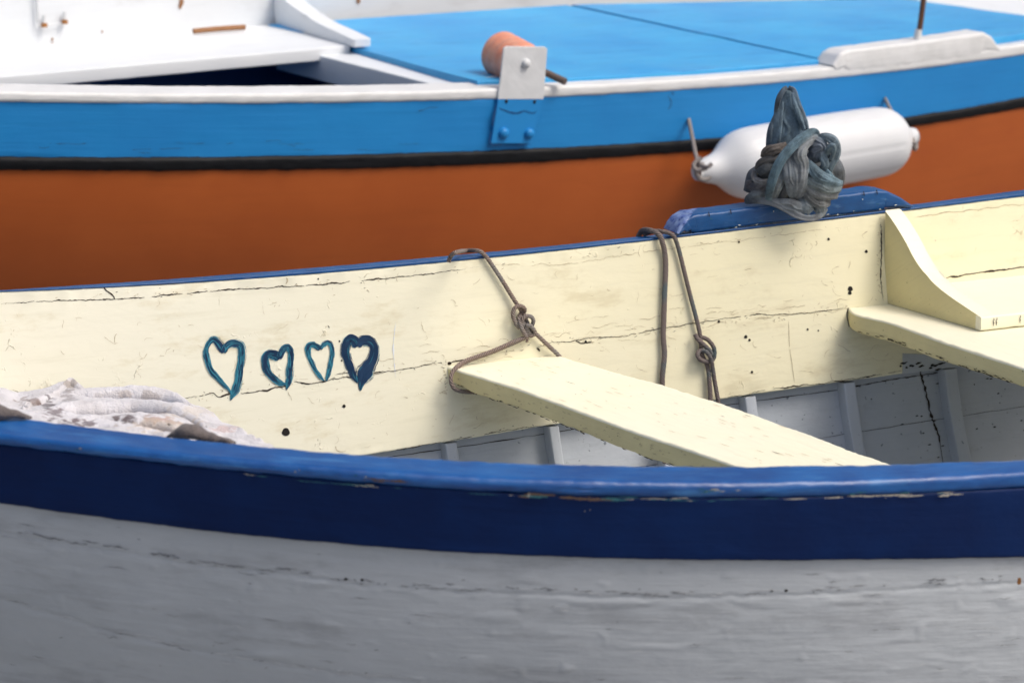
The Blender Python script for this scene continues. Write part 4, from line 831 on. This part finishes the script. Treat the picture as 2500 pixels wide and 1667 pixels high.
def bcr(pts, w0, w1, sd):
    crack(mb, pts, w0, w1, 1.2, mi=1, off=0, seed=sd, pl=lambda x, y: U(x, y, YB(x) + .004), n=nB)
bcr([(1630, 234), (1640, 250), (1632, 268)], .001, .003, 1); bcr([(1640, 225), (1645, 232)], .002, .004, 2); bcr([(1020, 272), (1045, 264), (1070, 262)], .0008, .002, 3)
for i in range(14):
    x = random.uniform(30, 1000); y = random.uniform(b_bb(x) - 40, b_bb(x) - 8); bcr([(x, y), (x + random.uniform(20, 90), y + random.uniform(-1, 1))], .0004, .0014, 10 + i)
mb.build('side_band', [M['bandB'], M['crack']], boatB)['label'] = 'bright blue painted band under the white rail'
kt = [U(x, b_bb(x) - 1, YB(x) + .0) for x in XB]; kb = [U(x, b_kb(x), YB(x) + .004) for x in XB]
mb = MB(); mb.slab(EB(np.array(kt)), EB(np.array(kb)), .03, r=.010, wob=.0012, ewob=.0035, side=-1, nf=4)
mb.build('rubbing_strip', M['rub'], boatB)
G = []
for i, x in enumerate(XB):
    p = U(x, b_kb(x) - 6, YB(x) + .014); k = 1.3 - .75 * (x / 2500); lap = .0
    G.append([p + inB * (k * (.08 * q + .5 * q * q)) - Z * q for q in np.linspace(0, 1.05, 60)])
G = np.array(G); G = np.array([ext(G[:, j], bo, BL, BR_, 16) for j in range(60)]).transpose(1, 0, 2)
mb = MB(); mb.grid(G); mb.build('hull', M['orange'], boatB, smooth=60)
# far side of this boat
farW = 2.0
fo = EB(bo) + inB * farW; fo[:16] = fo[:16] - inB * np.linspace(.9, 0, 16)[:, None]; fo[-16:] = fo[-16:] - inB * np.linspace(0, .5, 16)[:, None]
mb = MB(); mb.grid(np.array([[p + inB * .05 - Z * .05, p + inB * .03 - Z * .3, p - inB * .1 - Z * .6, p - inB * .6 - Z * 1.05] for p in fo]), flip=True)
mb.build('hull', M['orange'], boatB, smooth=60)
mb = MB(); mb.slab(fo, fo + inB * .08, .04, r=.008, side=-1); mb.build('gunwale', M['whiteWorn'], boatB)
# --- interior
def quad(mb, P4, th, side=1, n=24, r=.004, nf=6, mi=0, ewob=.0015):
    a, b_, c, d = [np.array(p, float) for p in P4]
    mb.slab([a + (b_ - a) * t for t in np.linspace(0, 1, n)], [d + (c - d) * t for t in np.linspace(0, 1, n)], th, r=r, side=side, nf=nf, mi=mi, ewob=ewob, wob=.001)
# bench (white)
zb = .834
w0 = Uz(0, 118, zb); w1 = Uz(680, 58, zb); f0 = Uz(0, 187, zb); f1 = Uz(723, 123, zb)
wd = nrm(w1 - w0); fd = nrm(f1 - f0); w00 = w0 - wd * 1.0; f00 = f0 - fd * 1.0
cor = Uz(875, 118, zb); corf = f1 + fd * (np.dot(cor - f1, fd) + .012)
mb = MB(); quad(mb, (f00, corf, w1 + wd * .03, w00), .036, side=-1, n=60)
mb.build('bench', M['white'], boatB)
# interior back wall
up = Z * .42
mb = MB(); quad(mb, (w00 - Z * .25, w1 + wd * 3.9 - Z * .25, w1 + wd * 3.9 + up, w00 + up), .03, side=1, n=40)
mb.v = [tuple(np.array(p)) for p in mb.v]
wn = nrm(np.cross(wd, Z)); wn = wn if wn[1] < 0 else -wn
WP = lambda px, py, off=.0: Up(px, py, w0 + wn * off, wn)
for (x, y, r_) in ((443, 6, 7), (440, 16, 5), (250, 78, 2.5), (128, 97, 3), (875, 2, 6), (128, 108, 3)):
    ring = [WP(x + r_ * .8 * math.cos(a), y + r_ * math.sin(a) * 1.4, .0025) for a in np.linspace(0, 6.28, 13)[:-1]]; b0 = len(mb.v); mb.v += [tuple(p) for p in ring]; mb.cap([b0 + i for i in range(12)], 1)
mb.build('inner_wall', [M['white'], M['stick']], boatB)
# rusty hook fitting on the wall
hk = thing
mb = MB()
mb.tube(cr([WP(89, -40, .012), WP(90, 10, .012), WP(92, 55, .012)], 12), .004, 8, mi=0)
mb.tube(cr([WP(92, 62, .012), WP(125, 62, .012), WP(158, 56, .012)], 10), .0022, 8, mi=0)
for (x, y) in ((108, 64), (158, 56)):
    mb.tube(cr([WP(x, y + 3, .016), WP(x, y - 6, .014)], 6), .009, 10, mi=1); mb.tube(cr([WP(x - 2, y - 6, .012), WP(x, y - 26, .012)], 6), .005, 8, mi=0)
mb.build('hinge', [M['steel'], M['rust']], boatB)['label'] = 'rust stained fitting on the white inner wall'
# knee (white)
zk = zb
k0 = Uz(672, 60, zk); k1 = Uz(862, 116, zk); kd = nrm(k1 - k0); kn2 = nrm(np.cross(kd, Z)); kn2 = kn2 if kn2[0] < 0 else -kn2
ap = [(654, -60), (672, -20), (700, 5), (720, 20), (750, 42), (785, 62), (825, 80), (862, 98)]
poly = list(cr([Up(x, y, k0, kn2) for x, y in ap], 24)) + [k1, k0, Up(640, -60, k0, kn2)]
mb = MB(); mb.prism(poly, -kn2 * .055, r=.006); mb.build('knee', M['white'], boatB, smooth=40)
# crossbeam left of the hatch
zc = .79
c0 = Uz(795, 140, .812); c1 = Uz(1010, 194, .798); e0_ = Uz(905, 118, .812); e1_ = Uz(1190, 198, .798); cdn = nrm(c1 - c0)
c1x = c1 + cdn * .16; e1x = e1_ + cdn * .02; c0x = c0 - cdn * .25; e0x = e0_ - cdn * .35
mb = MB(); quad(mb, (c0x, c1x, e1x, e0x), .07, side=1, n=30); mb.build('crossbeam', M['white'], boatB)
# hatch boards (light blue)
def gz(px): return float(np.interp(px, XB, bo[:, 2]))
hA0 = U(905, 111, 7.72)
hf0 = U(1172, 197, YB(1172) + .07); hb0 = Uz(655, 60, .838)
hb1 = U(1388, 12, 8.5); hf1 = U(2005, 147, YB(2005) + .06)
hb2 = U(2190, -4, 9.1); hf2 = U(2560, 92, YB(2560) + .35)
def hatch(a, b_, c, d, mt=None):
    mb = MB(); quad(mb, (a, b_, c, d), .022, side=-1, n=40, r=.004); return mb
# points along the front run just inside the rail
def hboard(fl_, bl_, name_, lab):
    A_ = cr(fl_, 50); B_ = cr(bl_, 50); mb = MB(); mb.slab(A_, B_, .022, r=.004, side=-1, nf=8, wob=.002, ewob=.001); o = mb.build(name_, M['deckB'], boatB); o['label'] = lab
fr = lambda a, b_, n=8: [U(x, b_ti(x) - 1.0, YB(x) + .075) for x in np.linspace(a, b_, n)]
hboard(fr(1166, 1999), [hb0, (hb0 + hb1) / 2, hb1 - nrm(hb1 - hb0) * .010], 'hatch_board', 'light blue hatch board behind the roller')
hboard(fr(2011, 2640), [hb1 + nrm(hb1 - hb0) * .010, (hb1 + hb2) / 2 , hb2], 'hatch_board', 'light blue hatch board towards the stern, beyond the dark seam')
# white side deck strip behind/right of the hatch
mb = MB()
sw0 = U(2196, -2, 9.1) - Z * .0 + Z * .012; sw1 = U(2640, 106, YB(2640) + .10) + Z * .012
quad(mb, (sw1, sw0, sw0 + tdB * 1.2, sw1 + tdB * 1.0), .03, side=1, n=20); mb.build('side_deck', M['white'], boatB)
# dark void floor
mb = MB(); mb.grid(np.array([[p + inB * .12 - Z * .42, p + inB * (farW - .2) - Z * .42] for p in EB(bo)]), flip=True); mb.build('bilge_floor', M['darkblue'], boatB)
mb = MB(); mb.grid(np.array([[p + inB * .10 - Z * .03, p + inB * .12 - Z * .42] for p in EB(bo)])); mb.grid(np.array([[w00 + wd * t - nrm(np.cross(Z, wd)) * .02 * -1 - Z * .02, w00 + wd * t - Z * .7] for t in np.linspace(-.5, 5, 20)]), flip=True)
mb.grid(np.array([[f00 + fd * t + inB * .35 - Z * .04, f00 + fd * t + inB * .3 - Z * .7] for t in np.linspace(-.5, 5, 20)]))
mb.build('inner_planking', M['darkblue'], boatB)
# white block with pin on the rail
pk_t = lin([(2032, 150), (2045, 128), (2060, 116), (2100, 108), (2200, 98), (2345, 77), (2415, 84), (2432, 96), (2446, 118)])
XK = np.r_[np.linspace(2034, 2070, 12), np.linspace(2080, 2410, 50), np.linspace(2414, 2445, 10)]
pk_t2 = lin([(2034, 160), (2051, 134), (2068, 124), (2100, 120), (2200, 108), (2290, 96), (2405, 80), (2425, 92), (2446, 122)])
A_ = np.array([U(x, pk_t2(x), YB(x) - .002) for x in XK]); hh = [max(.006, A_[i][2] - U(XK[i], b_lo(XK[i]) - 12, YB(XK[i]))[2]) for i in range(len(XK))]
mb = MB(); mb.slab(A_, A_ + inB * .085, hh, r=.009, side=-1, nf=4, ewob=.003)
blk = mb.build('thole_block', M['whiteWorn'], boatB); blk['label'] = 'white wooden block raised on the rail'
mb = MB(); mb.tube(cr([U(2240, 100, YB(2245) + .04), U(2247, 60, YB(2245) + .04), U(2262, -60, YB(2245) + .04)], 20), [.008] * 20, 12); 
pin = mb.build('thole_pin', M['rodRust'], blk)
mb = MB(); mb.tube(cr([U(2238, 110, YB(2245) + .04), U(2243, 72, YB(2245) + .04)], 8), [.014, .013, .012, .012, .011, .011, .010, .010], 12); mb.build('pin_collar', M['whiteWorn'], blk)
# --- rope roller
rl = bpy.data.objects.new('rope_roller', None); COL.objects.link(rl); rl.parent = boatB; RC = U(1270, 220, YB(1270)); rl.location = RC - WORLD[boatB.name]; WORLD[rl.name] = RC; rl['label'] = 'orange plastic rope roller in a white steel bracket'
YF = YB(1275) - .008; gB = nB
def BPl(px, py, off=0.0): return Up(px, py, U(1275, 220, YF) + nB * off, nB)
drumA = U(1290, 168, YF + .065); drumB = U(1220, 130, YF + .20); mb = MB()
Pd = np.array([drumA + (drumB - drumA) * t for t in np.linspace(0, 1, 30)]); rr = [.050 + .010 * min(1, i / 4) + .001 * math.sin(i) for i in range(28)] + [.056, .046]
mb.tube(Pd, rr, 40); mb.build('drum', M['roller'], rl, smooth=40)
mb = MB(); plate = [BPl(*p) for p in ((1230, 118), (1238, 114), (1330, 115), (1337, 120), (1331, 200), (1330, 222), (1327, 243), (1216, 243), (1217, 222), (1221, 205))]
mb.prism(plate[::-1], -nB * .006, r=.0015); mb.build('bracket', M['steel'], rl, smooth=30)
mb = MB(); pl2 = [BPl(*p, -.0) for p in ((1216, 243.5), (1326, 243.5), (1298, 351), (1199, 351))]
mb.prism(pl2, -nB * .008, r=.0015)
crack(mb, [(1217, 262), (1230, 270), (1260, 276), (1280, 271), (1300, 276), (1312, 270)], .002, .004, 1, mi=1, off=.0012, pl=BPl, n=nB)
crack(mb, [(1213, 243), (1203, 300), (1197, 350), (1240, 352), (1295, 353)], .003, .006, .4, mi=1, off=.0012, pl=BPl, n=nB)
mb.build('mounting_plate', [M['bandB'], M['darkblue']], rl, smooth=30)
for (x, y, r_, mm) in ((1236, 248, .0045, 'hole'), (1305, 249, .0045, 'hole'), (1229, 325, .014, 'bandB'), (1291, 326, .013, 'bandB'), (1283, 155, .012, 'steel')):
    mb = MB(); c = BPl(x, y, .0); mb.tube([c - nB * .002, c + nB * (.001 if mm == 'hole' else .006), c + nB * (.002 if mm == 'hole' else .010), c + nB * (.0022 if mm == 'hole' else .012)], [r_, r_, r_ * .75, r_ * .3], 14)
    mb.build('bolt', M[mm], rl, smooth=60)
mb = MB(); mb.tube(cr([U(1300, 163, YF + .10), U(1345, 184, YF + .07), U(1380, 200, YF + .045)], 10), .0095, 12); mb.build('axle_rod', M['rod'], rl, smooth=60)
mb = MB(); quad(mb, (U(1172, 192, YF + .07), U(1222, 217, YF + .02), U(1300, 190, YF + .12), U(1240, 180, YF + .16)), .006, side=1, r=.001, n=8); mb.build('base_plate', M['whiteWorn'], rl)
# --- wooden stick on the bench
s0 = U(472, 76, 8.05) ; s1_ = U(598, 66, 8.18); s0 = Uz(472, 77, zb + .012); s1_ = Uz(598, 67, zb + .012)
mb = MB(); mb.tube(cr([s0, (s0 + s1_) / 2 + Z * .001, s1_], 14), .008, 10, flat=.8)
tag(mb.build('wooden_stick', M['stick'], at=tuple(s0), smooth=60), 'short brown wooden stick lying on the white bench', 'stick')

# ================================================================== FENDER
fa = U(1700, 420, YB(1700) - .115); fb = U(2232, 333, YB(2232) - .115)
fdv = fb - fa; FL = np.linalg.norm(fdv)
prof = [(0, .020), (.02, .030), (.05, .036), (.08, .040), (.105, .050), (.14, .074), (.18, .090), (.23, .097), (.35, .099), (.55, .100), (.72, .099), (.84, .097), (.885, .088), (.92, .066), (.94, .040), (.965, .030), (1.0, .022)]
fender = thing('boat_fender', tuple((fa + fb) / 2), 'long white inflatable fender hung along the blue and orange hull', 'fender')
tt = np.linspace(0, 1, 90); pr = np.array(prof); rr = np.interp(tt, pr[:, 0], pr[:, 1]); rr = np.convolve(np.r_[[rr[0]] * 2, rr, [rr[-1]] * 2], np.ones(5) / 5, 'valid')
lob = lambda t, a: (1 - .022 * max(0, math.cos(8 * a)) ** 14 * (1 if .2 < t < .86 else 0)) * (1 - .0 * t)
mb = MB(); mb.tube([fa + fdv * t for t in tt], rr, 96, lob=lob); mb.build('fender_body', M['fender'], fender, smooth=0)
def torus(c, ax, R, r_, mt, nm):
    ax = nrm(ax); x = nrm(np.cross(ax, Z)); y = np.cross(ax, x); m_ = MB(); m_.tube([c + (x * math.cos(a) + y * math.sin(a)) * R for a in np.linspace(0, 2 * math.pi, 30)], r_, 10, caps=False); m_.build(nm, mt, fender, smooth=0)
torus(fa + nrm(fdv) * .022 - np.array([0, .02, 0]), np.array([.3, -.8, .3]), .021, .0065, M['rope3'], 'eye_ring')
torus(fb - nrm(fdv) * .0 + np.array([0, -.01, -.01]), np.array([.9, -.3, .1]), .024, .0065, M['rope3'], 'eye_ring')
mb = MB(); mb.tube(cr([U(1681, 290, YB(1681) + .02), U(1684, 305, YB(1681) - .02), U(1692, 345, YB(1681) - .05), U(1704, 395, YB(1681) - .11), U(1725, 408, YB(1681) - .15), U(1738, 400, YB(1681) - .15)], 50), .0055, 10)
mb.tube(cr([U(1712, 385, YB(1681) - .12), U(1694, 402, YB(1681) - .13), U(1702, 416, YB(1681) - .14), U(1726, 410, YB(1681) - .14)], 30), .006, 10); mb.build('hanging_line', M['rope3'], fender, smooth=0)
mb = MB(); mb.tube(cr([U(2160, 239, YB(2160) + .02), U(2166, 252, YB(2160) - .02), U(2178, 275, YB(2160) - .04), U(2196, 305, YB(2160) - .06), U(2225, 335, YB(2160) - .10), U(2232, 352, YB(2160) - .12)], 50), .0050, 10); mb.build('hanging_line', M['rope3'], fender, smooth=0)
